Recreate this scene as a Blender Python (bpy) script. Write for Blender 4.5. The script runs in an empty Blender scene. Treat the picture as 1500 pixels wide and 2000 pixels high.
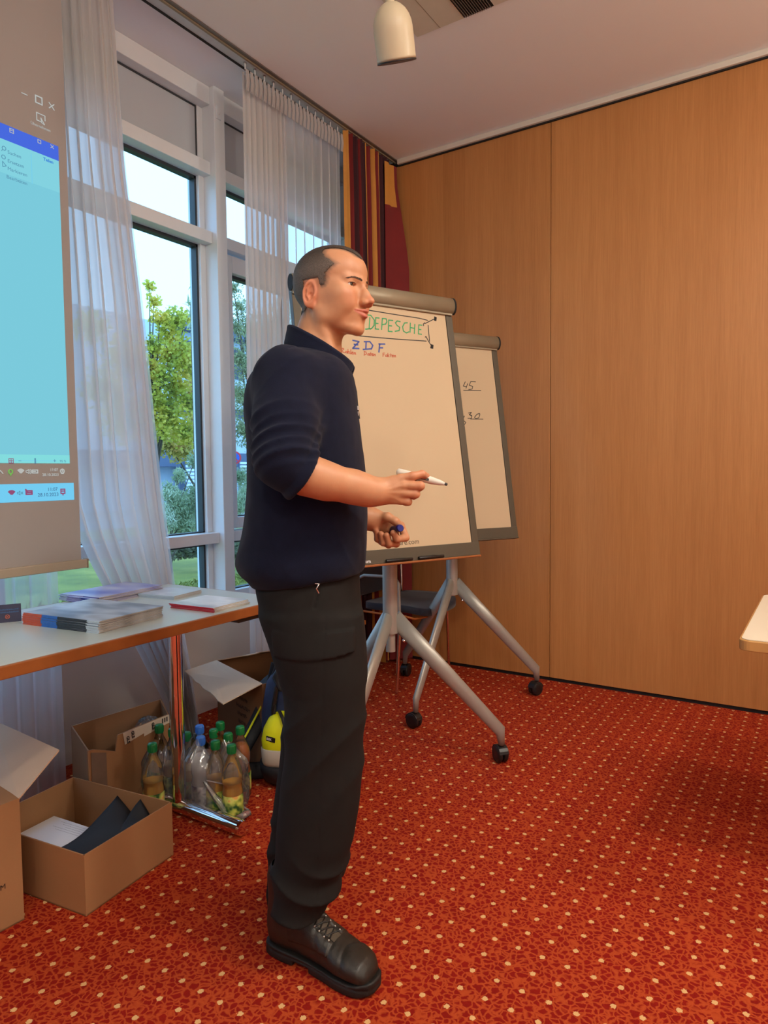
import bpy, bmesh, math, random
import numpy as np
from math import sin, cos, radians, pi, hypot
from mathutils import Vector, Matrix
SC = bpy.context.scene
COL = SC.collection
random.seed(7); RNG = np.random.default_rng(5)

# ------------------------------------------------------------------ camera
F_PX = 1347.066; YAW = radians(32.967); PITCH = radians(-3.2476); ROLL = radians(-0.6397); CAM_H = 1.2
_fw = np.array([-sin(YAW)*cos(PITCH), cos(YAW)*cos(PITCH), sin(PITCH)])
_rt = np.array([cos(YAW), sin(YAW), 0.]); _up = np.cross(_rt, _fw)
CR = _rt*cos(ROLL)+_up*sin(ROLL); CU = _up*cos(ROLL)-_rt*sin(ROLL); CO = np.array([0, 0, CAM_H])
cam_d = bpy.data.cameras.new('camera'); cam = bpy.data.objects.new('camera', cam_d); COL.objects.link(cam)
cam_d.sensor_fit = 'VERTICAL'; cam_d.sensor_height = 24; cam_d.lens = F_PX/2000*24; cam_d.clip_start = 0.05; cam_d.clip_end = 300
cam.matrix_world = Matrix(((CR[0], CU[0], -_fw[0], CO[0]), (CR[1], CU[1], -_fw[1], CO[1]), (CR[2], CU[2], -_fw[2], CO[2]), (0, 0, 0, 1)))
SC.camera = cam
def ray(x, y): return _fw+CR*(x-750)/F_PX+CU*(1000-y)/F_PX
def at(x, y, ax, v):
    """room point seen at photograph pixel (x, y) lying on the room plane axis=ax, value=v"""
    r = ray(x, y); return CO+r*(v-CO[ax])/r[ax]

# ------------------------------------------------------------------ world, lights, exposure
w = bpy.data.worlds.new('overcast_sky'); SC.world = w; w.use_nodes = True
wn = w.node_tree.nodes; wl = w.node_tree.links
bg = wn['Background']
tc = wn.new('ShaderNodeTexCoord'); sx = wn.new('ShaderNodeSeparateXYZ'); rp = wn.new('ShaderNodeValToRGB')
wl.new(tc.outputs['Generated'], sx.inputs[0]); wl.new(sx.outputs['Z'], rp.inputs[0]); wl.new(rp.outputs[0], bg.inputs['Color'])
rp.color_ramp.elements[0].position = 0.0; rp.color_ramp.elements[0].color = (.15, .30, .48, 1)
rp.color_ramp.elements[1].position = 0.7; rp.color_ramp.elements[1].color = (.15, .29, .50, 1)
bg.inputs['Strength'].default_value = 5.0
def area(name, loc, size, power, col, rot=(0, 0, 0), shape='DISK'):
    l = bpy.data.lights.new(name, 'AREA'); l.energy = power; l.color = col; l.shape = shape; l.size = size
    o = bpy.data.objects.new(name, l); o.location = loc; o.rotation_euler = rot; COL.objects.link(o); return o
WARM = (1.0, .91, .76)
for i, (x, y, p) in enumerate([(1.35, 2.6, 44), (.45, .75, 24), (2.9, .6, 32), (-.6, -1.2, 16), (1.6, -1.6, 20), (3.2, -2.2, 18)]):  # unseen warm points without fittings, added to brighten ceiling and back wall
    l = bpy.data.lights.new('warm_fill_point', 'POINT'); l.energy = p; l.color = WARM; l.shadow_soft_size = .12
    o = bpy.data.objects.new('warm_fill_point', l); o.location = (x, y, 2.72); COL.objects.link(o)
for x, y, p in [(.9, 1.3, 26), (.2, -1.2, 18)]: area('ceiling_downlight', (x, y, 3.10), .25, p, WARM)
# the row of windows goes on to the left of the frame: daylight through them
for y in (1.97, .8, -.35, -1.5, -2.6, 3.15):     # light portals: they guide sky sampling through the panes, they emit nothing themselves
    o = area('window_portal', (-2.83, y, 1.75), 1.1, 1, (1, 1, 1), (0, radians(-90), 0), 'RECTANGLE'); o.data.size_y = 2.5; o.data.size = 2.4; o.data.size_y = 1.1; o.data.cycles.is_portal = True
SC.view_settings.view_transform = 'Standard'; SC.view_settings.look = 'None'
SC.view_settings.exposure = 0.45; SC.view_settings.gamma = 1.0; SC.view_settings.use_curve_mapping = False

# ------------------------------------------------------------------ materials
def srgb(r, g, b):
    f = lambda c: (c/255/12.92) if c/255 <= .04045 else ((c/255+.055)/1.055)**2.4
    return (f(r), f(g), f(b), 1)
class NT:
    def __init__(s, m): s.n = m.node_tree.nodes; s.l = m.node_tree.links
    def new(s, t, **k):
        n = s.n.new('ShaderNode'+t)
        for a, v in k.items(): setattr(n, a, v)
        return n
    def link(s, a, b): s.l.new(a, b)
    def math(s, op, a, b=None, c=None):
        n = s.n.new('ShaderNodeMath'); n.operation = op
        for i, v in enumerate((a, b, c)):
            if v is None: continue
            if isinstance(v, (int, float)): n.inputs[i].default_value = v
            else: s.l.new(v, n.inputs[i])
        return n.outputs[0]
    def mix(s, fac, a, b, mode='MIX'):
        n = s.n.new('ShaderNodeMix'); n.data_type = 'RGBA'; n.blend_type = mode
        for i, v in ((0, fac), (6, a), (7, b)):
            if isinstance(v, (int, float)): n.inputs[i].default_value = v
            elif isinstance(v, tuple): n.inputs[i].default_value = v
            else: s.l.new(v, n.inputs[i])
        return n.outputs[2]
    def noise(s, scale, detail=2, vec=None, rough=.5):
        n = s.n.new('ShaderNodeTexNoise'); n.inputs['Scale'].default_value = scale; n.inputs['Detail'].default_value = detail; n.inputs['Roughness'].default_value = rough
        if vec is not None: s.l.new(vec, n.inputs['Vector'])
        return n.outputs['Fac']
    def ramp(s, fac, stops):
        n = s.n.new('ShaderNodeValToRGB'); e = n.color_ramp.elements
        while len(e) < len(stops): e.new(.5)
        for i, (p, c) in enumerate(stops): e[i].position = p; e[i].color = c if len(c) == 4 else (*c, 1)
        s.l.new(fac, n.inputs[0]); return n.outputs[0]
    def bump(s, h, strength, dist, bsdf):
        n = s.n.new('ShaderNodeBump'); n.inputs['Strength'].default_value = strength; n.inputs['Distance'].default_value = dist
        s.l.new(h, n.inputs['Height']); s.l.new(n.outputs[0], bsdf.inputs['Normal']); return n
def new_mat(name):
    m = bpy.data.materials.new(name); m.use_nodes = True; return m, NT(m), m.node_tree.nodes['Principled BSDF']
def simple(name, col, rough=.5, metal=0, var=.06, vs=30, bump=0, bs=200, spec=.5, coat=0, sheen=0, dist=.001):
    m, t, b = new_mat(name)
    g = t.new('NewGeometry').outputs['Position']
    n = t.noise(vs, 3, g)
    c2 = tuple(max(0, x*(1-var*2)) for x in col[:3])+(1,); c1 = tuple(min(1, x*(1+var)) for x in col[:3])+(1,)
    t.link(t.mix(n, c2, c1), b.inputs['Base Color'])
    b.inputs['Roughness'].default_value = rough; b.inputs['Metallic'].default_value = metal
    b.inputs['Specular IOR Level'].default_value = spec; b.inputs['Coat Weight'].default_value = coat
    if sheen: b.inputs['Sheen Weight'].default_value = sheen
    if bump: t.bump(t.noise(bs, 3, g), bump, dist, b)
    return m
M = {}
M['ceiling'] = simple('ceiling_plaster', srgb(236, 238, 240), .9, var=.01, vs=2, bump=.08, bs=60)
M['wall'] = simple('wall_paint', srgb(216, 208, 198), .85, var=.02, vs=3, bump=.1, bs=90)
M['white_frame'] = simple('white_lacquer', srgb(224, 228, 232), .35, var=.01)
M['white_panel'] = simple('white_panel', srgb(188, 194, 202), .5, var=.02, vs=4)
M['trim'] = simple('cornice_white', srgb(212, 204, 192), .7, var=.04, vs=12)
M['black'] = simple('black_plastic', (.012, .012, .013, 1), .35)
M['blackmatte'] = simple('black_shadow_gap', (.01, .009, .009, 1), .8)
M['gasket'] = simple('window_gasket', (.03, .035, .04, 1), .5)
M['track'] = simple('curtain_track_bronze', srgb(128, 122, 118), .35, .6, var=.08)
M['alu_light'] = simple('curtain_track_alu', srgb(206, 216, 220), .4, .1, var=.05)
M['chrome'] = simple('chrome', (.82, .82, .83, 1), .07, 1, var=.0)
M['silver'] = simple('silver_paint', srgb(168, 164, 156), .38, .4, var=.02)
M['taupe'] = simple('taupe_metal', srgb(150, 138, 116), .42, .25, var=.03)
M['taupe_d'] = simple('dark_taupe_frame', srgb(84, 76, 62), .5, .1, var=.03)
M['paper'] = simple('flipchart_paper', srgb(202, 180, 148), .75, var=.012, vs=3, bump=.12, bs=5, dist=.004)
M['white'] = simple('white_paper', srgb(232, 232, 236), .6, var=.01)
M['pagecut'] = simple('page_edges', srgb(205, 196, 182), .8, var=.12, vs=260)
M['lamp'] = simple('lamp_cream', srgb(205, 190, 160), .38, var=.02)
M['laminate'] = simple('table_laminate', srgb(196, 204, 200), .28, var=.015, vs=5)
M['laminate_w'] = simple('table_laminate_warm', srgb(226, 216, 196), .35, var=.01, vs=5)
M['edge'] = simple('table_edge_wood', srgb(158, 92, 44), .4, var=.12, vs=25)
M['edge_l'] = simple('table_edge_beech', srgb(196, 146, 84), .4, var=.1, vs=25)
M['denim'] = simple('chair_fabric', srgb(40, 42, 56), .9, var=.15, vs=300, bump=.4, bs=500, sheen=.2)
M['beech'] = simple('beech_wood', srgb(190, 112, 48), .45, var=.12, vs=18)
M['green'] = simple('green_cap', srgb(20, 120, 62), .35); M['blue'] = simple('blue_cap', srgb(60, 120, 215), .35)
M['navyplastic'] = simple('navy_cap', srgb(26, 34, 130), .3)
M['red'] = simple('red_print', srgb(196, 26, 50), .4); M['navy'] = simple('navy_print', srgb(18, 24, 66), .45)
M['ink'] = simple('ink_black', (.02, .02, .022, 1), .6); M['ink_g'] = simple('ink_green', srgb(60, 165, 105), .6)
M['ink_b'] = simple('ink_blue', srgb(62, 84, 168), .6); M['ink_r'] = simple('ink_red', srgb(196, 96, 66), .6)
M['ink_t'] = simple('ink_box_print', srgb(60, 38, 26), .8)
M['hose'] = simple('cream_plastic', srgb(222, 216, 204), .35)
def glass(name, col=(1, 1, 1, 1), ior=1.45, rough=0, alpha=.0):
    """thin architectural glass: mostly transparent with a fresnel reflection"""
    m, t, b = new_mat(name); o = t.n['Material Output']; t.n.remove(b)
    tr = t.new('BsdfTransparent'); tr.inputs[0].default_value = col
    gl = t.new('BsdfGlossy'); gl.inputs['Roughness'].default_value = rough+.02
    fr = t.new('Fresnel'); fr.inputs[0].default_value = ior
    mx = t.new('MixShader'); t.link(fr.outputs[0], mx.inputs[0]); t.link(tr.outputs[0], mx.inputs[1]); t.link(gl.outputs[0], mx.inputs[2])
    t.link(mx.outputs[0], o.inputs[0]); return m
M['glass'] = glass('window_glass', (.93, 1, .98, 1))
M['film'] = glass('shrink_film', (.93, .94, .96, 1), 1.7, .12)
def hazy(name, col, dif, amount, ior=1.5, rough=.05, transl=.5):
    m, t, b = new_mat(name); o = t.n['Material Output']; t.n.remove(b)
    tr = t.new('BsdfTransparent'); tr.inputs[0].default_value = col; df = t.new('BsdfDiffuse'); df.inputs[0].default_value = dif; tl = t.new('BsdfTranslucent'); tl.inputs[0].default_value = dif
    m0 = t.new('MixShader'); m0.inputs[0].default_value = transl; t.link(df.outputs[0], m0.inputs[1]); t.link(tl.outputs[0], m0.inputs[2])
    m1 = t.new('MixShader'); m1.inputs[0].default_value = amount; t.link(tr.outputs[0], m1.inputs[1]); t.link(m0.outputs[0], m1.inputs[2])
    gl = t.new('BsdfGlossy'); gl.inputs['Roughness'].default_value = rough; fr = t.new('Fresnel'); fr.inputs[0].default_value = ior
    m2 = t.new('MixShader'); t.link(fr.outputs[0], m2.inputs[0]); t.link(m1.outputs[0], m2.inputs[1]); t.link(gl.outputs[0], m2.inputs[2]); t.link(m2.outputs[0], o.inputs[0]); return m
M['film'] = hazy('shrink_film', (.97, .97, .98, 1), (.9, .92, .96, 1), .17, 1.7, .10)
M['pet'] = hazy('clear_bottle', (.98, .98, .97, 1), (.8, .8, .78, 1), .06, 1.5, .04)
def liquid(name, col):
    return hazy(name, tuple(min(1, c**.35) for c in col[:3])+(1,), col, .78, 1.15, .06, .4)
M['juice'] = liquid('apple_spritzer', (1.0, .56, .10, 1)); M['tea'] = liquid('dark_juice', srgb(206, 116, 44)); M['water'] = liquid('water', (.9, .93, .95, 1))
def sheer(name, col, alpha_lo, alpha_hi, transl=.5, weave=True):
    m, t, b = new_mat(name); o = t.n['Material Output']; t.n.remove(b)
    df = t.new('BsdfDiffuse'); df.inputs[0].default_value = col
    tl = t.new('BsdfTranslucent'); tl.inputs[0].default_value = col
    m1 = t.new('MixShader'); m1.inputs[0].default_value = transl; t.link(df.outputs[0], m1.inputs[1]); t.link(tl.outputs[0], m1.inputs[2])
    tr = t.new('BsdfTransparent'); m2 = t.new('MixShader')
    lw = t.new('LayerWeight'); lw.inputs[0].default_value = .45   # cloth looked at along the fold hides more
    a = t.new('MapRange'); a.inputs['To Min'].default_value = alpha_lo; a.inputs['To Max'].default_value = alpha_hi
    t.link(lw.outputs['Facing'], a.inputs['Value']); t.link(a.outputs[0], m2.inputs[0])
    t.link(tr.outputs[0], m2.inputs[1]); t.link(m1.outputs[0], m2.inputs[2]); t.link(m2.outputs[0], o.inputs[0]); return m
M['sheer'] = sheer('sheer_curtain', srgb(218, 214, 214), .86, 1.0, .40)
M['sheer_thin'] = sheer('thin_sheer_curtain', srgb(226, 226, 232), .5, .9, .5)
M['cur_red'] = simple('curtain_red', srgb(122, 22, 24), .8, var=.1, vs=8, sheen=.2)
M['cur_dark'] = simple('curtain_aubergine', srgb(62, 20, 30), .8, var=.1, vs=8)
M['cur_gold'] = simple('curtain_gold', srgb(206, 142, 62), .75, var=.08, vs=8)
# beech veneer of the folding partition
def veneer():
    m, t, b = new_mat('beech_veneer'); g = t.new('NewGeometry').outputs['Position']
    mp = t.new('Mapping'); t.link(g, mp.inputs[0]); mp.inputs['Scale'].default_value = (1, 1, .035)
    fine = t.noise(160, 5, mp.outputs[0], .65); mid = t.noise(22, 3, mp.outputs[0])
    sp = t.new('SeparateXYZ'); t.link(g, sp.inputs[0])
    st = t.new('TexVoronoi'); st.voronoi_dimensions = '1D'; st.inputs['Scale'].default_value = 6.0; t.link(sp.outputs[0], st.inputs['W'])
    sc = t.new('SeparateColor'); t.link(st.outputs['Color'], sc.inputs[0])
    v = t.math('ADD', t.math('MULTIPLY', fine, .45), t.math('ADD', t.math('MULTIPLY', mid, .3), t.math('MULTIPLY', sc.outputs[0], .16)))
    c = t.ramp(v, [(.25, srgb(168, 110, 58)[:3]), (.55, srgb(190, 130, 74)[:3]), (.85, srgb(208, 148, 90)[:3])])
    t.link(c, b.inputs['Base Color']); b.inputs['Roughness'].default_value = .42; t.bump(fine, .05, .001, b); return m
M['veneer'] = veneer()
def carpet():
    m, t, b = new_mat('red_carpet'); g = t.new('NewGeometry').outputs['Position']; sp = t.new('SeparateXYZ'); t.link(g, sp.inputs[0])
    # warp, then cell edges give the orange vein network
    nz = t.new('TexNoise'); nz.inputs['Scale'].default_value = 45; nz.inputs['Detail'].default_value = 3; t.link(g, nz.inputs['Vector'])
    vm = t.new('VectorMath'); vm.operation = 'MULTIPLY_ADD'; t.link(nz.outputs['Color'], vm.inputs[0]); vm.inputs[1].default_value = (.026, .026, 0); t.link(g, vm.inputs[2])
    vo = t.new('TexVoronoi'); vo.feature = 'DISTANCE_TO_EDGE'; vo.inputs['Scale'].default_value = 62; t.link(vm.outputs[0], vo.inputs['Vector'])
    vein = t.ramp(vo.outputs['Distance'], [(.0, (1, 1, 1)), (.07, (.8, .8, .8)), (.17, (0, 0, 0))])
    base = t.mix(t.noise(7, 3, g), srgb(128, 18, 10), srgb(150, 26, 14))
    c = t.mix(t.math('MULTIPLY', vein, .85), base, srgb(190, 78, 34))
    # square grid of cream dots
    def cell(o, pitch, ph):
        x = t.math('DIVIDE', t.math('SUBTRACT', o, ph), pitch); return t.math('ABSOLUTE', t.math('SUBTRACT', t.math('FRACT', t.math('ADD', x, .5)), .5))
    dx = t.math('MULTIPLY', cell(sp.outputs[0], .0632, -1.080), 1.0); dy = cell(sp.outputs[1], .0661, 1.516)
    wob = t.math('MULTIPLY', t.math('SUBTRACT', t.noise(220, 2, g), .5), .13)
    r = t.math('ADD', t.math('MAXIMUM', t.math('MAXIMUM', dx, dy), t.math('MULTIPLY', t.math('ADD', dx, dy), .70)), wob)
    dot = t.math('LESS_THAN', r, .104)
    c = t.mix(dot, c, srgb(224, 176, 118))
    pile = t.noise(900, 2, g)
    c = t.mix(.35, c, t.mix(pile, (.25, .25, .25, 1), (1.5, 1.5, 1.5, 1)), 'MULTIPLY')
    t.link(c, b.inputs['Base Color']); b.inputs['Roughness'].default_value = .95; b.inputs['Specular IOR Level'].default_value = .15
    t.bump(pile, .5, .003, b); return m
M['carpet'] = carpet()
def cardboard(name, col, var=.1):
    m, t, b = new_mat(name); g = t.new('NewGeometry').outputs['Position']
    mp = t.new('Mapping'); t.link(g, mp.inputs[0]); mp.inputs['Scale'].default_value = (1, 1, 6)
    n = t.noise(6, 4, g); f = t.noise(120, 2, mp.outputs[0])
    c = t.mix(t.math('ADD', t.math('MULTIPLY', n, .7), t.math('MULTIPLY', f, .3)), tuple(x*(1-var*1.6) for x in col[:3])+(1,), tuple(min(1, x*(1+var)) for x in col[:3])+(1,))
    t.link(c, b.inputs['Base Color']); b.inputs['Roughness'].default_value = .85; b.inputs['Specular IOR Level'].default_value = .2; t.bump(f, .12, .001, b); return m
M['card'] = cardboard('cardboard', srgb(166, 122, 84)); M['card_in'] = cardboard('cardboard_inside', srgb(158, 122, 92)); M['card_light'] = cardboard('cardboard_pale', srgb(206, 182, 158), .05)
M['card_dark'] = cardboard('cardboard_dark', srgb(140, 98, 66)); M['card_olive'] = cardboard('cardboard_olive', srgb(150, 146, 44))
M['tape'] = simple('packing_tape', srgb(228, 214, 196), .3, var=.03); M['tape_clear'] = simple('clear_tape', srgb(128, 106, 92), .18, var=.1)
M['blackcloth'] = simple('black_cloth', srgb(34, 38, 46), .75, var=.15, vs=14)
M['navycloth'] = simple('backpack_navy', srgb(42, 58, 100), .6, var=.2, vs=10, bump=.3, bs=600)
M['darknavy'] = simple('backpack_dark', srgb(22, 24, 34), .65, var=.2, vs=12, bump=.3, bs=600)
M['neon'] = simple('neon_yellow', srgb(222, 230, 10), .55, var=.05, vs=12, bump=.3, bs=500)
M['reflex'] = simple('reflective_grey', srgb(176, 168, 158), .4, var=.03)
M['screen'] = simple('screen_fabric', srgb(150, 144, 142), .85, var=.01, vs=2); M['screen_bar'] = simple('screen_bottom_bar', srgb(156, 142, 124), .5, var=.03)
def emis(name, col, s=.70, var=0):
    m, t, b = new_mat(name); o = t.n['Material Output']; t.n.remove(b); e = t.new('Emission'); e.inputs[0].default_value = col; e.inputs[1].default_value = s
    t.link(e.outputs[0], o.inputs[0]); return m
M['pj_page'] = emis('projected_page', srgb(126, 206, 224)); M['pj_ribbon'] = emis('projected_ribbon', srgb(134, 214, 228)); M['pj_blue'] = emis('projected_blue', srgb(74, 108, 226))
M['pj_bar'] = emis('projected_taskbar', srgb(118, 208, 246)); M['pj_text'] = emis('projected_dark_text', srgb(92, 150, 178)); M['pj_light'] = emis('projected_light_text', srgb(188, 190, 186)); M['pj_red'] = emis('projected_red_icon', srgb(150, 80, 120)); M['pj_green'] = emis('projected_green_icon', srgb(120, 190, 90))
M['pj_status'] = emis('projected_status', srgb(134, 224, 226)); M['pj_btxt'] = emis('projected_blue_text', srgb(60, 130, 220))

# ------------------------------------------------------------------ mesh helpers
def obj(name, bm, m, parent=None, smooth=False, bevel=0, seg=2):
    me = bpy.data.meshes.new(name); bm.normal_update(); bm.to_mesh(me); bm.free()
    mats = m if isinstance(m, (list, tuple)) else [m]
    for x in mats: me.materials.append(x)
    if smooth:
        me.polygons.foreach_set('use_smooth', [True]*len(me.polygons))
    o = bpy.data.objects.new(name, me); COL.objects.link(o)
    if parent: o.parent = parent
    if bevel:
        b = o.modifiers.new('bevel', 'BEVEL'); b.width = bevel; b.segments = seg; b.limit_method = 'ANGLE'; b.angle_limit = radians(40)
    return o
def thing(name, label, cat, loc=(0, 0, 0), rotz=0, group=None):
    o = bpy.data.objects.new(name, None); COL.objects.link(o); o.location = loc; o.rotation_euler = (0, 0, rotz); o.empty_display_size = .05
    o['label'] = label; o['category'] = cat
    if group: o['group'] = group
    return o
def tag(o, label, cat, group=None):
    o['label'] = label; o['category'] = cat
    if group: o['group'] = group
    return o
def struct(o): o['kind'] = 'structure'; return o
def box(bm, lo, hi, mi=0, mat=None):
    vs = [bm.verts.new((x, y, z)) for z in (lo[2], hi[2]) for y in (lo[1], hi[1]) for x in (lo[0], hi[0])]
    if mat is not None:
        for v in vs: v.co = mat @ v.co
    for f in ((0, 2, 3, 1), (4, 5, 7, 6), (0, 1, 5, 4), (2, 6, 7, 3), (1, 3, 7, 5), (0, 4, 6, 2)):
        fc = bm.faces.new([vs[i] for i in f]); fc.material_index = mi
    return vs
def BX(name, lo, hi, m, parent=None, bevel=0):
    bm = bmesh.new(); box(bm, lo, hi); return obj(name, bm, m, parent, bevel=bevel)
def tube(bm, pts, rad, n=12, mi=0, cap=True, flat=None):
    """swept round tube; rad number or list; flat=(sx, sy) squashes the section"""
    pts = [Vector(p) for p in pts]; k = len(pts); rings = []
    rad = rad if isinstance(rad, (list, tuple)) else [rad]*k
    prev = None
    for i, p in enumerate(pts):
        d = (pts[min(i+1, k-1)]-pts[max(i-1, 0)]).normalized()
        if prev is None:
            a = Vector((0, 0, 1)) if abs(d.z) < .9 else Vector((1, 0, 0)); u = d.cross(a).normalized()
        else: u = (prev-d*prev.dot(d)).normalized()
        prev = u; v = d.cross(u)
        sx, sy = flat or (1, 1)
        rings.append([bm.verts.new(p+(u*cos(2*pi*j/n)*sx+v*sin(2*pi*j/n)*sy)*rad[i]) for j in range(n)])
    for i in range(k-1):
        for j in range(n):
            f = bm.faces.new((rings[i][j], rings[i][(j+1) % n], rings[i+1][(j+1) % n], rings[i+1][j])); f.material_index = mi; f.smooth = True
    if cap:
        for r, rev in ((rings[0], True), (rings[-1], False)):
            r = [bm.verts.new(v.co) for v in r]
            f = bm.faces.new(list(reversed(r)) if rev else r); f.material_index = mi
def lathe(bm, prof, n=24, mi=0, mat=None):
    """prof: list of (radius, z) or (radius, z, material)"""
    rings = []
    for p in prof:
        ring = [Vector((p[0]*cos(2*pi*j/n), p[0]*sin(2*pi*j/n), p[1])) for j in range(n)]
        if mat is not None: ring = [mat @ v for v in ring]
        rings.append([bm.verts.new(v) for v in ring])
    for i in range(len(prof)-1):
        for j in range(n):
            f = bm.faces.new((rings[i][j], rings[i][(j+1) % n], rings[i+1][(j+1) % n], rings[i+1][j])); f.smooth = True
            f.material_index = prof[i][2] if len(prof[i]) > 2 else mi
    for r, rev in ((rings[0], True), (rings[-1], False)):
        r = [bm.verts.new(v.co) for v in r]      # own vertices: a crisp edge
        bm.faces.new(list(reversed(r)) if rev else r).material_index = mi
def prism(bm, poly, d, mi=0):
    """poly: list of 3-D points (planar), d: thickness vector"""
    d = Vector(d); a = [bm.verts.new(Vector(p)) for p in poly]; b = [bm.verts.new(Vector(p)+d) for p in poly]; n = len(a)
    bm.faces.new(list(reversed(a))).material_index = mi; bm.faces.new(b).material_index = mi
    for i in range(n): bm.faces.new((a[i], a[(i+1) % n], b[(i+1) % n], b[i])).material_index = mi
def PR(name, poly, d, m, parent=None, bevel=0):
    bm = bmesh.new(); prism(bm, poly, d); bmesh.ops.recalc_face_normals(bm, faces=bm.faces); return obj(name, bm, m, parent, bevel=bevel)
def frame_mat(o, right, up):
    r = Vector(right).normalized(); u = Vector(up); u = (u-r*u.dot(r)).normalized(); n = r.cross(u)
    return Matrix(((r.x, u.x, n.x, o[0]), (r.y, u.y, n.y, o[1]), (r.z, u.z, n.z, o[2]), (0, 0, 0, 1)))
def text(name, s, size, Mx, m, parent, thick=.0002, align='LEFT', squash=1.0, shear=0, bold=0):
    c = bpy.data.curves.new(name, 'FONT'); c.body = s; c.size = size; c.extrude = thick; c.align_x = align; c.shear = shear; c.offset = bold; c.resolution_u = 3
    t = bpy.data.objects.new(name, c); COL.objects.link(t)
    dg = bpy.context.evaluated_depsgraph_get(); me = bpy.data.meshes.new_from_object(t.evaluated_get(dg)); bpy.data.objects.remove(t)
    o = bpy.data.objects.new(name, me); me.materials.clear(); me.materials.append(m); COL.objects.link(o)
    me.transform(Matrix.Diagonal((squash, 1, 1, 1))); me.transform(Mx); o.parent = parent
    if parent: pass
    return o
def strokes(name, lines, Mx, wd, m, parent, t=.0006):
    """hand-written strokes: flat ribbons with a little thickness, in the plane of Mx"""
    bm = bmesh.new()
    for ln in lines:
        P = [Vector((p[0], p[1], 0)) for p in ln]
        for i in range(len(P)-1):
            a, b = P[i], P[i+1]; d = (b-a)
            if d.length < 1e-6: continue
            d.normalize(); n = Vector((-d.y, d.x, 0))*wd/2; e = d*wd*.35
            q = [a-e-n, b+e-n, b+e+n, a-e+n]
            lo = [bm.verts.new(Mx @ v) for v in q]; hi = [bm.verts.new(Mx @ (v+Vector((0, 0, t)))) for v in q]
            bm.faces.new(hi); 
            for k in range(4): bm.faces.new((lo[k], lo[(k+1) % 4], hi[(k+1) % 4], hi[k]))
    return obj(name, bm, m, parent)
def arc(cx, cy, rx, ry, a0, a1, n=8): return [(cx+rx*cos(radians(a0+(a1-a0)*i/n)), cy+ry*sin(radians(a0+(a1-a0)*i/n))) for i in range(n+1)]
# ================================================================== THE ROOM
YW, XT, XF, H = 3.773, -2.346, -2.63, 3.142     # partition wall, curtain track, window posts, ceiling
struct(BX('floor', (-2.80, -3.6, -.06), (4.6, YW+.12, 0), M['carpet']))
ceil = struct(BX('ceiling', (XT+.035, -3.6, H), (4.6, YW+.12, H+.1), M['ceiling']))
struct(BX('trim_2', (-2.86, -3.6, H+.0), (XT-.055, YW+.12, H+.1), M['ceiling']))     # soffit between track and window
struct(BX('wall_right', (4.6, -3.6, 0), (4.7, YW+.12, H), M['wall']))
struct(BX('wall_front', (-2.8, -3.7, 0), (4.7, -3.6, H), M['wall']))
# folding partition of beech veneer: separate leaves with dark joints
pw = struct(BX('wall_back', (-2.86, YW+.045, 0), (4.6, YW+.12, H), M['blackmatte']))
xs = [-2.86, at(1075, 700, 1, YW)[0], at(1075, 700, 1, YW)[0]+1.115, at(1075, 700, 1, YW)[0]+2.23, at(1075, 700, 1, YW)[0]+3.345, 4.6]
for i in range(5):
    BX('panel', (xs[i]+.0015, YW, .021), (xs[i+1]-.0015, YW+.045, H-.032), M['veneer'], pw, bevel=.0015)
bb = struct(BX('baseboard_back', (-2.86, YW+.012, 0), (4.6, YW+.044, .020), M['blackmatte']))
tr = struct(BX('trim_1', (XT+.04, YW-.028, H-.03), (4.6, YW+.044, H), M['trim'], bevel=.004))
BX('shadow_gap', (XT+.04, YW-.012, H-.037), (4.6, YW+.04, H-.030), M['blackmatte'], tr)
# window wall: parapet, side wall to the left
wl_ = struct(BX('wall_left', (-2.86, -3.6, 0), (-2.64, YW+.12, .50), M['wall']))
BX('sill_board', (-2.86, -3.6, .50), (-2.62, YW+.1, .525), M['white_frame'], wl_, bevel=.004)
BX('wall_pier', (-2.86, -3.6, .525), (-2.64, -3.2, H), M['wall'], wl_)
# curtain track: bronze channel with a pale rail inside
BX('slot_cover', (XT-.12, -3.6, H+.05), (XT+.12, YW+.3, H+.12), M['blackmatte'], wl_)  # unseen cap added over the slot to stop sky leaking in
BX('slot_end', (XT-.12, YW+.0, H-.035), (XT+.06, YW+.06, H+.08), M['blackmatte'], wl_)
tk = struct(BX('trim_3', (XT+.018, -3.6, H-.006), (XT+.036, YW, H+.05), M['track']))
BX('track_flange', (XT+.008, -3.6, H-.012), (XT+.018, YW, H+.05), M['taupe'], tk)
BX('track_bed', (XT-.045, -3.6, H-.004), (XT+.010, YW, H+.05), M['alu_light'], tk)
BX('track_lip', (XT-.056, -3.6, H-.008), (XT-.045, YW, H+.05), M['blackmatte'], tk)
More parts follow.
